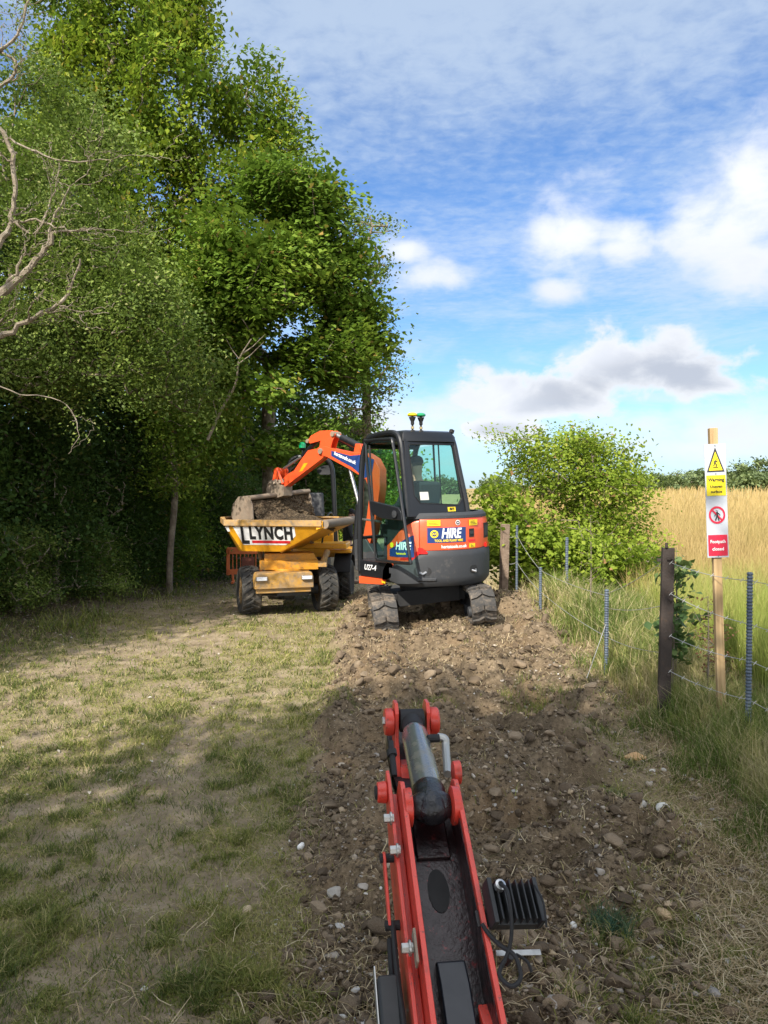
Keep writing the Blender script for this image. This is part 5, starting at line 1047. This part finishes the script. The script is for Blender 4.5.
    o = npmesh('bucket_load', np.stack([Xw, Yw, Zg - EZ], -1).reshape(-1, 3) + np.array([EX, EY, EZ]), [np.stack([i, i + 1, i + 91, i + 90], -1)], SOIL, smooth=True); tag(o, 'dark loose earth filling the excavator bucket', 'soil', kind='stuff')
    # the operator
    op_ = empty('person', tuple(Matrix.Translation((EX, EY, EZ)) @ M @ Vector((-.22, .0, .0))), R(38)); tag(op_, 'machine operator in dark clothes sitting inside the excavator cab facing the dumper', 'person')
    J = dict(hip=(0, -.12, 1.32), waist=(0, -.13, 1.46), chest=(0, -.10, 1.68), neck0=(0, -.06, 1.82), neck=(0, -.04, 1.88), head0=(0, -.02, 1.95), head1=(0, -.005, 2.03), head2=(0, .0, 2.11), face=(0, 1, -.15),
             shL=(-.19, -.09, 1.76), elL=(-.29, .0, 1.50), wrL=(-.31, .18, 1.46), pmL=(-.30, .23, 1.48), shR=(.19, -.09, 1.76), elR=(.29, .0, 1.50), wrR=(.31, .18, 1.46), pmR=(.30, .23, 1.48),
             thL=(-.1, -.03, 1.30), knL=(-.14, .34, 1.30), anL=(-.13, .42, .78), toL=(-.13, .52, .71), thR=(.1, -.03, 1.30), knR=(.14, .34, 1.30), anR=(.13, .42, .78), toR=(.13, .52, .71))
    person(op_, J, True, False, cap=True)
excavator()

# ================================================================ THE DUMPER
DX, DY = -1.52, 12.1
def dumper():
    DZ = gz(DX, DY) - .01; root = empty('site_dumper', (DX, DY, DZ)); tag(root, 'muddy yellow site dumper with skip swung sideways, lettered side towards the viewer', 'dumper')
    def wheel(x, y, yaw, rad=.385, wd=.30, left=True):
        z = gz(DX + x, DY + y) - DZ + rad - .03; M = Matrix.Translation((x, y, z)) @ Matrix.Rotation(yaw, 4, 'Z')
        mb = MB(M); h = wd / 2; mb.lathe([(rad * .56, -h * .8), (rad * .7, -h * .98), (rad * .87, -h), (rad * .93, -h * .86), (rad * .945, 0), (rad * .93, h * .86), (rad * .87, h), (rad * .7, h * .98), (rad * .56, h * .8)], (0, 0, 0), 'x', 44)
        n = 20
        for i in range(n):
            for sg in (-1, 1):
                a0 = 2 * math.pi * (i + (.5 if sg > 0 else 0)) / n; vs = []
                for f in (0, .5, 1):
                    xx = sg * (-.02 + (h * 1.02) * f); aa = a0 + .30 * f
                    for da in (-.052 - .01 * f, .052 + .01 * f):
                        for r in (rad * .92 - .06 * (f == 1) * rad, rad * (1.0 if f < 1 else .945)): vs.append((xx, r * math.sin(aa + da), -r * math.cos(aa + da)))
                fs = [(0, 2, 3, 1), (8, 9, 11, 10)]
                for a in (0, 4): fs += [(a, a + 1, a + 5, a + 4), (a + 1, a + 3, a + 7, a + 5), (a + 3, a + 2, a + 6, a + 7), (a + 2, a, a + 4, a + 6)]
                mb.add(vs, fs)
        w_ = empty('wheel', (0, 0, 0)); w_.parent = root; mb.build('tyre', TYRE, w_, .004)
        sg = -1 if left else 1; mb = MB(M); mb.lathe([(rad * .58, -h * .8), (rad * .6, sg * h * .6), (rad * .5, sg * h * .45), (rad * .45, sg * h * .2), (rad * .22, sg * h * .25), (rad * .2, sg * h * .5), (.01, sg * h * .55)] if True else [], (0, 0, 0), 'x', 28)
        for k in range(5): a = 2 * math.pi * k / 5; mb.cyl((sg * h * .2, .3 * rad * math.sin(a), .3 * rad * math.cos(a)), (sg * h * .4, .3 * rad * math.sin(a), .3 * rad * math.cos(a)), .012, 6)
        mb.build('rim', YELD, w_)
    YF = R(19); FMx = Matrix.Rotation(YF, 4, 'Z'); ax = Vector((math.cos(YF), math.sin(YF)))
    wheel(-.61 * ax.x, -.61 * ax.y, YF, left=True); wheel(.60 * ax.x, .60 * ax.y, YF, left=False)
    wheel(-.42, 1.85, R(-4), left=True); wheel(.80, 1.80, R(-4), left=False)
    # front chassis
    mb = MB(FMx); mb.box((0, .1, .42), (.5, 1.0, .22)); mb.cyl((-.5, 0, .36), (.5, 0, .36), .085, 14); mb.lathe([(.1, -.12), (.16, -.08), (.16, .08), (.1, .12)], (0, 0, .36), 'x', 18); mb.build('front_chassis', CWT, root, .01)
    mb = MB(FMx); mb.prism([(-.60, .44), (.30, .44), (.30, .60), (.27, .68), (-.56, .68), (-.60, .60)], 'y', -.50, -.16); mb.box((-.15, -.40, .405), (.84, .12, .07)); bp = mb.build('bumper', YELD, root, .012)
    for x in (-.50, .19):
        h_ = MB(FMx).box((x, -.515, .60), (.17, .05, .062)).build('headlight', STEEL, root, .01); MB(FMx).box((x, -.543, .60), (.15, .008, .05)).build('lens', LENS, h_, .003)
    # skip carrier and turntable
    mb = MB(Matrix.Rotation(R(8), 4, 'Z')); mb.box((.02, .02, .77), (.90, .58, .15)); mb.prism([(-.36, .84), (.46, .84), (.40, .95), (-.36, .95)], 'y', -.22, .2); mb.lathe([(.3, .64), (.34, .66), (.34, .71), (.3, .72)], (0, .02, 0), 'z', 28); mb.build('turntable', pbr('worn_yellow', (.6, .27, .015), .5, dirt=.5, dirtcol=(.2, .14, .08), scratch=.4), root, .012)
    mb = MB(); mb.cyl((-.38, -.15, .72), (-.46, .1, .98), .035, 10); mb.cyl((.55, -.12, .75), (.62, .1, .96), .05, 12); mb.box((.55, -.12, .78), (.16, .16, .09)); mb.build('skip_hinge', YELD, root, .006)
    # skip, lip to the right
    ZT = 1.475; SK = Matrix.Translation((.03, .15, 0)) @ Matrix.Rotation(R(-11), 4, 'Z')
    top = [(-.78, -.78), (.73, -.78), (.79, -.76), (.86, .92), (-.86, .92), (-1.00, .74), (-1.00, -.36)]
    topz = [ZT, ZT, ZT - .02, ZT - .0, ZT + .02, ZT + .03, ZT + .03]
    bot = [(-.58, -.60), (.0, -.60), (.05, -.58), (.02, .66), (-.62, .66), (-.68, .56), (-.68, -.5)]
    def ringz(pts, zs, k=0.0): return [(x * (1 - k) + (-.1) * k, y * (1 - k) + .05 * k, z) for (x, y), z in zip(pts, zs)]
    lipz = [ZT, ZT - .07, ZT - .09, ZT - .09, ZT, ZT, ZT]
    o1 = [(x, y, z) for (x, y), z in zip(top, topz)]
    mb = MB(SK); zb = [.99] * 7; zi = [1.03] * 7
    mid = []; 
    rings = [ringz(bot, zb), [(x, y, z - .09) for x, y, z in o1], ringz(top, [z - .09 for z in topz], .03), ringz(bot, zi, .04)]
    mb.loft([ringz(bot, zb), [(x, y, z - .085) for x, y, z in o1], ringz(top, [z - .085 for z in topz], .035), ringz(bot, zi, .05)], True)
    sk = mb.build('skip', YEL, root, .006)
    # rim rail round three sides, tube on the lip
    rail = MB(SK); sec = [(0.012, -.095), (.035, -.085), (.035, .0), (-.03, .006), (-.03, -.02), (.0, -.03)]
    path = [(.735, -.78, 0), (-.78, -.78, 0), (-1.0, -.36, .03), (-1.0, .74, .03), (-.86, .92, .02), (.82, .92, .0)]
    rings = []
    for i, p in enumerate(path):
        a = Vector(path[max(i - 1, 0)][:2]); b = Vector(path[min(i + 1, len(path) - 1)][:2]); d = (b - a).normalized(); nrm = Vector((-d.y, d.x)) * -1
        cc = Vector((0, .1)) - Vector(p[:2]); nrm = nrm if nrm.dot(cc) < 0 else -nrm
        rings.append([(p[0] + nrm.x * u, p[1] + nrm.y * u, ZT + p[2] + v) for u, v in sec])
    rail.loft(rings); rail.build('rim_rail', YELD, sk, .004)
    mb = MB(SK); mb.tube([(.77, -.76, ZT - .055), (.80, .0, ZT - .05), (.84, .90, ZT - .045)], .066, 16); mb.build('lip_tube', MUDST, sk)
    mb = MB(SK); mb.loft([[(.65, -.79, ZT - .005), (.75, -.79, ZT - .005), (.75, -.79, ZT - .10), (.65, -.79, ZT - .14)], [(.65, -.77, ZT - .005), (.75, -.77, ZT - .005), (.75, -.77, ZT - .10), (.65, -.77, ZT - .14)]]); mb.box((.725, -.80, ZT - .05), (.03, .02, .03)); mb.build('corner_plate', YEL, sk, .003)
    # lettered panel on the side plate: map (u, v) to the leaning side
    a = Vector((-.78, -.78, ZT - .085)); b = Vector((.73, -.78, ZT - .085)); c_ = Vector((-.60, -.60, .99)); d_ = Vector((-.10, -.60, .99)); nrm = (b - a).cross(c_ - a).normalized(); nrm = nrm if nrm.y < 0 else -nrm
    def SP(x, z, o=0):   # x in skip frame, z height
        f = (z - (ZT - .085)) / (.99 - (ZT - .085)); p = Vector((x, -.78 + .18 * f, z)) + nrm * o; return SK @ p
    poly = [(-.66, ZT - .10), (.31, ZT - .10), (.31, 1.24), (.14, 1.10), (-.54, 1.095)]
    mb = MB(); mb.loft([[tuple(SP(x, z, .0015)) for x, z in poly], [tuple(SP(x, z, .004)) for x, z in poly]]); wp = mb.build('lettered_panel', WHT, sk, smooth=False)
    T = lambda x0, z0: (lambda x, y, z: SP(x0 + x, z0 + y, .0055 + z))
    lettering('LYNCH', .27, T(-.075, 1.275), BLKM, wp, offset=.013, shear=.06, sx=.72, spacing=1.12); lettering('L', .36, T(-.50, 1.23), BLKM, wp, offset=.012, shear=.06, sx=.72)
    for (x0, x1, z0, z1, mt, nm) in ((-.39, .21, 1.125, 1.165, LRED, 'stripe'),):
        mb = MB(); mb.loft([[tuple(SP(x, z, .005)) for x, z in ((x0, z0), (x1, z0), (x1, z1), (x0, z1))], [tuple(SP(x, z, .0068)) for x, z in ((x0, z0), (x1, z0), (x1, z1), (x0, z1))]]); mb.build(nm, mt, wp)
    mb = MB(); pp = [(-.785, ZT - .1), (-.73, ZT - .1), (-.715, 1.30), (-.755, 1.30)]; mb.loft([[tuple(SP(x, z, .0015)) for x, z in pp], [tuple(SP(x, z, .004)) for x, z in pp]]); mb.build('white_marker', WHT, sk)
    mb = MB(SK)
    for q in range(3): mb.box((.12 + .2 * q, -.3 + .35 * q, 1.0 + .1 * q), (.02, .02, .03))
    mb.build('bolt', MUDST, sk)
    # skip underside rib and brackets
    mb = MB(SK); mb.loft([[(-.05, -.35, .98), (.55, -.35, 1.33), (.55, -.33, 1.33), (-.05, -.33, .98)], [(-.05, -.35, .94), (.50, -.35, 1.25), (.50, -.33, 1.25), (-.05, -.33, .94)]]); mb.build('skip_rib', YEL, sk)
    # heaped earth in the skip
    o = heap('skip_load', (-.88, .70), (-.66, .86), lambda X, Y: ZT - .04 + .14 * np.exp(-((X + .1) / .5) ** 2 - ((Y - .1) / .5) ** 2) - .12 * sst(.3, .75, X) - .05 * sst(.6, .9, np.abs(X)), SOIL, None, 80, 5); o.location = (DX + .05, DY + .15, DZ); tag(o, 'dark crumbly earth heaped in the yellow skip', 'soil', kind='stuff')
    # rear chassis: engine cover, platform, seat, roll bar
    RM = Matrix.Translation((.17, 1.55, 0)) @ Matrix.Rotation(R(-4), 4, 'Z')
    mb = MB(RM); mb.box((0, .2, .52), (.55, 1.5, .3)); mb.cyl((-.5, .28, .38), (.5, .28, .38), .08, 12); mb.build('rear_chassis', CWT, root, .01)
    mb = MB(RM); mb.prism([(-.75, .93), (.75, .93), (.75, 1.02), (-.75, 1.02)], 'y', -.55, .05); mb.prism([(-.75, .80), (-.62, .80), (-.62, .93), (-.75, .93)], 'y', -.2, .75); mb.box((0, .55, 1.0), (.9, .75, .55), None, .92); mb.prism([(-.78, .82), (-.36, .82), (-.36, .88), (-.78, .88)], 'y', -.1, .8); mb.prism([(.36, .82), (.78, .82), (.78, .88), (.36, .88)], 'y', -.1, .8); mb.build('engine_cover', YEL, root, .02)
    for x in (-.62, .62):
        mb = MB(RM); pts = [(.28 + .47 * math.cos(a), .38 + .45 * math.sin(a)) for a in np.linspace(R(20), R(165), 10)]; pin = [(.28 + .44 * math.cos(a), .38 + .42 * math.sin(a)) for a in np.linspace(R(165), R(20), 10)]; mb.prism(pts + pin, 'x', x - .15, x + .15); mb.build('mudguard', BLKM, root, .004)
    mb = MB(RM); mb.box((.05, .08, 1.36), (.44, .42, .12)); mb.box((.05, .28, 1.66), (.42, .11, .46), (R(-8), 0, 0), .85); mb.build('seat', pbr('seat_vinyl', (.03, .032, .036), .5), root, .04, seg=3)
    MB(RM).lathe([(.15, -.012), (.168, 0), (.15, .012)], (0, 0, 0), 'z', 20).build('steering_wheel', BLKM, root).matrix_local = RM @ Matrix.Translation((.02, -.38, 1.42)) @ Matrix.Rotation(R(35), 4, 'X')
    MB(RM).box((.02, -.46, 1.2), (.3, .16, .4)).build('dashboard', BLKM, root, .02)
    rb = MB(RM).tube(smoothpts([(-.44, .42, .95), (-.44, .42, 1.8), (-.42, .40, 2.35), (-.30, .38, 2.52), (.0, .37, 2.54), (.22, .38, 2.52), (.36, .40, 2.38), (.40, .42, 2.0), (.44, .42, .95)], 6), .042, 12).build('roll_bar', BLK, root)
    b_ = MB(RM).lathe([(.004, 2.70), (.06, 2.70), (.062, 2.74), (.055, 2.78), (.03, 2.80), (.004, 2.805)], (-.16, .36, 0), 'z', 18).build('green_beacon', GRN, root); MB(RM).lathe([(.03, 2.54), (.012, 2.56), (.012, 2.66), (.05, 2.69), (.05, 2.70)], (-.16, .36, 0), 'z', 12).build('beacon_stem', BLKM, b_)
    MB(RM).tube(smoothpts([(.30, -.35, 1.0), (.36, -.36, 1.35), (.40, -.3, 1.5), (.44, -.1, 1.52), (.46, .1, 1.3), (.46, .1, 1.0)], 5), .016, 8).build('grab_rail', BLK, root)
dumper()

# ================================================================ THE RED ARM CLOSE TO THE VIEWER
def near_arm():
    PR = pbr('worn_red_paint', (.60, .05, .03), .4, dirt=.32, dirtcol=(.10, .035, .025), scratch=.7, coat=.15, var=.2, bump=.15)
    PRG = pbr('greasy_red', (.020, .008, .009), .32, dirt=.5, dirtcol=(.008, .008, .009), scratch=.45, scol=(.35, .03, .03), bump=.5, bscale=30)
    GREASE = pbr('black_grease', (.012, .012, .014), .3, bump=.6, bscale=40, var=.3); CHR = pbr('cylinder_barrel', (.17, .18, .18), .24, .35, dirt=.5, dirtcol=(.24, .21, .15), coat=.4, var=.2)
    BOLT = pbr('zinc_bolt', (.45, .45, .43), .38, .8, dirt=.3, dirtcol=(.12, .1, .08)); PAD = pbr('dark_pad', (.014, .018, .025), .35, dirt=.12); LB = pbr('lamp_black', (.02, .021, .022), .5, dirt=.12, dirtcol=(.1, .09, .08))
    A = Vector((.193, 1.75, .69)); B = Vector((.137, 2.25, 1.03)); a = (B - A).normalized(); sd_ = a.cross(Vector((0, 0, 1))).normalized(); u = sd_.cross(a)
    F = Matrix(((sd_.x, a.x, u.x, A.x), (sd_.y, a.y, u.y, A.y), (sd_.z, a.z, u.z, A.z), (0, 0, 0, 1)))
    root = empty('excavator_arm', (.27, .85, .10)); tag(root, 'worn red excavator arm with grey hydraulic cylinder reaching up from the bottom of the photo', 'excavator arm')
    G = Matrix.Translation(-Vector(root.location)) @ F; L0 = -1.05; Wd = .074
    def side(x0, x1, pts, name, mat=PR, bev=.002): return MB(G).prism(pts, 'x', x0, x1).build(name, mat, root, bev)
    for s in (-1, 1):
        x0, x1 = (s * Wd, s * (Wd + .014)) if s > 0 else (-Wd - .014, -Wd)
        side(x0, x1, [(L0, -.20), (.58, -.17), (.66, -.10), (.655, -.035), (.632, -.006), (.60, .0), (.0, .004), (L0, .0)], 'side_plate')
    # left web that stands further out and lower, with a lighter edge
    side(-.118, -.107, [(L0, -.24), (.45, -.22), (.70, -.13), (.72, -.07), (.66, -.052), (.3, -.06), (L0, -.06)], 'outer_web')
    MB(G).box((-.098, -.2, -.10), (.02, 1.7, .02)).build('web_spacer', PR, root, .003)
    fl = MB(G).box((0, -.28, -.135), (Wd * 2, 1.5, .02)); fl.box((0, .45, -.15), (Wd * 2, .3, .04)); fl.build('channel_floor', PRG, root)
    n = 20; ring = [(.03 * math.cos(2 * math.pi * k / n), .36 + .062 * math.sin(2 * math.pi * k / n)) for k in range(n)]
    MB(G).loft([[(x, y, -.127) for x, y in ring], [(x, y, -.1225) for x, y in ring]]).build('oval_hole', BLKM, root)
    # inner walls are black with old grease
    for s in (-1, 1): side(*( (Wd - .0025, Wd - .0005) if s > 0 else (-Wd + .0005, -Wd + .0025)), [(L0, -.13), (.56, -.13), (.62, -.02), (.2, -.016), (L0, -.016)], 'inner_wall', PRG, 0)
    MB(G).prism([(L0, -.126), (.13, -.126), (.17, -.115), (.16, -.092), (.10, -.078), (L0, -.078)], 'x', -.040, .036).build('hose_cover', PAD, root, .006)
    MB(G).prism([(L0, -.11), (.02, -.11), (.06, -.10), (.0, -.07), (L0, -.06)], 'x', .048, .080).build('cover_bracket', PR, root, .004)
    # pin of the cylinder foot
    E = Vector((0, .565, -.035)); mb = MB(G); mb.lathe([(.02, -.082), (.052, -.082), (.056, -.06), (.03, -.055)], tuple(E), 'x', 24); mb.lathe([(.02, .082), (.052, .082), (.056, .06), (.03, .055)], tuple(E), 'x', 24); mb.build('pin_boss', PR, root, .002)
    mb = MB(G); mb.lathe([(.02, -.058), (.030, -.056), (.040, -.040), (.045, -.02), (.045, .02), (.040, .040), (.030, .056), (.02, .058)], tuple(E), 'x', 28); foot = mb.build('cylinder_eye', GREASE, root, .003)

    # cylinder
    Gi = F.inverted(); C = Gi @ Vector((.103, 2.86, 1.045)); d = (C - E).normalized()
    P = lambda t_: tuple(E + d * t_); T = (C - E).length
    MB(G).tube([P(-.058), P(-.055), P(-.045), P(-.025), P(.0), P(.05), P(.08), P(.09)], [.006, .02, .035, .046, .050, .0525, .0525, .046], 28).build('cylinder_base', GREASE, root)
    MB(G).tube([P(.085), P(.087), P(T - .15), P(T - .12), P(T - .085)], [.04, .0475, .0475, .044, .030], 36).build('cylinder_barrel', CHR, root)
    MB(G).tube([P(T - .10), P(T - .03)], [.038, .040], 20).build('rod_end', BLKM, root); 
    cx = d.cross(Vector((0, 0, 1))).normalized(); MB(G).cyl(tuple(C - Vector((.045, 0, 0))), tuple(C + Vector((.045, 0, 0))), .042, 24).build('rod_eye', BLKM, root, .003)
    mb = MB(G); mb.tube([tuple(Vector(P(.42)) + Vector((.035, 0, .03))), tuple(Vector(P(.42)) + Vector((.075, 0, .03)))], .014, 10); mb.build('port_fitting', BLKM, root)
    mb = MB(G); mb.tube(smoothpts([tuple(Vector(P(.43)) + Vector((.07, .0, .03))), tuple(Vector(P(.42)) + Vector((.096, 0, .025))), tuple(Vector(P(.38)) + Vector((.096, 0, .0))), tuple(Vector(P(.22)) + Vector((.082, 0, -.02)))], 5), .0135, 10); mb.build('hydraulic_pipe', pbr('grey_pipe', (.4, .4, .38), .45, .5, dirt=.3), root)
    # far end: lugs and bosses of the tip clevis, and the beam below the cylinder
    c = C
    for s in (-1, 1):
        x0, x1 = sorted((s * .052 + c.x, s * .066 + c.x)); side(x0, x1, [(c.y - .34, c.z - .13), (c.y + .03, c.z - .15), (c.y + .075, c.z - .05), (c.y + .07, c.z + .035), (c.y + .03, c.z + .062), (c.y - .01, c.z + .05), (c.y - .06, c.z - .03), (c.y - .20, c.z - .10)], 'tip_lug')
        MB(G).lathe([(.015, 0), (.046, .0), (.05, .008), (.05, .03), (.044, .036), (.015, .036)], (c.x + s * .066 - (0 if s > 0 else .036), c.y, c.z - .005), 'x', 24).build('pin_boss', PR, root, .002)
    MB(G).cyl((c.x - .110, c.y, c.z + .0), (c.x - .10, c.y, c.z), .016, 6).build('bolt', BOLT, root, .001)
    mb = MB(G); mb.prism([(.45, -.17), (c.y + .02, c.z - .19), (c.y + .03, c.z - .10), (c.y - .2, c.z - .11), (.62, -.12), (.45, -.11)], 'x', -.05, .05); mb.build('beam', PRG, root, .006)
    # pivot with dipper below
    MB(G).lathe([(.012, -.150), (.030, -.148), (.033, -.122), (.03, -.118)], (0, .66, -.095), 'x', 22).build('pivot_boss', PR, root, .002); MB(G).lathe([(.005, -.157), (.02, -.155), (.022, -.148)], (0, .66, -.095), 'x', 16).build('pivot_cap', BLKM, root)
    MB(G).lathe([(.012, .097), (.034, .097), (.037, .12), (.01, .125)], (0, .72, -.095), 'x', 22).build('pivot_boss', PR, root, .002)
    loc = lambda p: tuple(Vector(p) - Vector(root.location))
    Cw = F @ C; mb = MB(); mb.loft([[loc((Cw.x + s * .045, Cw.y - .03 + q, Cw.z - .14)) for s, q in ((-1, -.05), (1, -.05), (1, .05), (-1, .05))], [loc((.16 + s * .04, 2.30 + q, .34)) for s, q in ((-1, -.07), (1, -.07), (1, .07), (-1, .07))]]); mb.build('dipper', PR, root, .006)
    mb = MB(G); mb.tube([(-.088, .72, -.10), (-.089, .84, -.085)], .009, 8); mb.tube([(-.088, .79, -.092), (-.089, .81, -.09)], .016, 8); mb.build('link_rod', BLKM, root)
    # bolts, washers, little lever
    for (x, y, z) in ((-.129, .545, -.055), (-.122, .44, -.045), (-.122, .165, -.02)): mb = MB(G); mb.cyl((x - .012, y, z), (x + .018, y, z), .013, 6); mb.cyl((x + .006, y, z), (x + .012, y, z), .019, 14); mb.build('bolt', BOLT, root, .001)
    MB(G).prism([(.12, -.03), (.12, .006), (.2, .010), (.2, -.03)], 'x', -.104, -.097).build('washer_plate', MUDST, root, .002)
    side(-.150, -.142, [(.27, -.14), (.44, -.12), (.47, -.10), (.455, -.08), (.43, -.085), (.27, -.115)], 'lever')
    for y, z in ((.45, -.10), (.275, -.128)): MB(G).cyl((-.158, y, z), (-.118, y, z), .013, 10).build('lever_pin', BLKM, root)
    mb = MB(G); mb.tube(smoothpts([(-.137, .28, -.12), (-.14, .15, -.11), (-.138, .0, -.09), (-.14, -.2, -.1)], 5), .007, 8); mb.tube(smoothpts([(-.145, .25, -.15), (-.15, .1, -.14), (-.145, -.1, -.13)], 5), .009, 8); mb.build('hose', BLKM, root)
    MB(G).box((-.165, .06, -.15), (.055, .17, .10)).build('guard_box', LB, root, .01); MB(G).box((-.196, .0, -.13), (.004, .34, .035)).build('guard_edge', BOLT, root, .001)
    # work lamp
    lc = Vector((.332, 1.96, .835)); M = Matrix.Translation(lc - Vector(root.location)) @ Euler((R(38), R(6), R(12))).to_matrix().to_4x4()
    mb = MB(M); mb.box((0, 0, -.01), (.135, .105, .03)); mb.box((.062, 0, .01), (.012, .112, .045)); mb.box((-.062, 0, .01), (.012, .112, .04))
    for k in range(6): mb.box((-.045 + k * .018, 0, .018), (.0045, .10, .03))
    lamp = mb.build('work_lamp', LB, root, .002)
    mb = MB(M); mb.box((0, 0, -.028), (.125, .095, .006)); mb.build('lamp_lens', LENS, lamp, .002); MB(M).lathe([(.006, .03), (.014, .03), (.014, .046), (.008, .048), (.008, .036)], (-.04, .03, 0), 'z', 14).build('cable_gland', STEEL, lamp)
    mb = MB(M); mb.tube(smoothpts([(-.04, .03, .045), (-.037, .0, .07), (-.034, -.06, .05), (-.036, -.10, .02), (-.05, -.13, .0)], 6), .005, 8)
    mb.tube(smoothpts([(-.05, -.13, .0), (-.07, -.16, -.01), (-.05, -.19, .0), (-.025, -.175, .01), (-.03, -.13, .015), (-.055, -.10, .0), (-.075, -.07, -.01), (-.085, -.04, -.02)], 6), .0055, 8)
    mb.tube(smoothpts([(.055, .03, .04), (.06, -.02, .055), (.064, -.07, .03)], 5), .003, 6); mb.tube(smoothpts([(-.02, -.12, .0), (.0, -.14, .01), (.01, -.16, .0)], 5), .004, 6); mb.build('cable', BLKM, lamp)
    mb = MB(M); mb.box((.0, -.105, -.03), (.12, .014, .004)); mb.build('bracket', BOLT, lamp, .001); MB(M).box((-.078, -.02, -.035), (.03, .04, .006)).build('bracket_arm', LB, lamp, .001); MB(M).cyl((-.03, -.12, -.05), (-.03, -.12, -.01), .009, 8).build('bracket_stud', LB, lamp, .001)
near_arm()
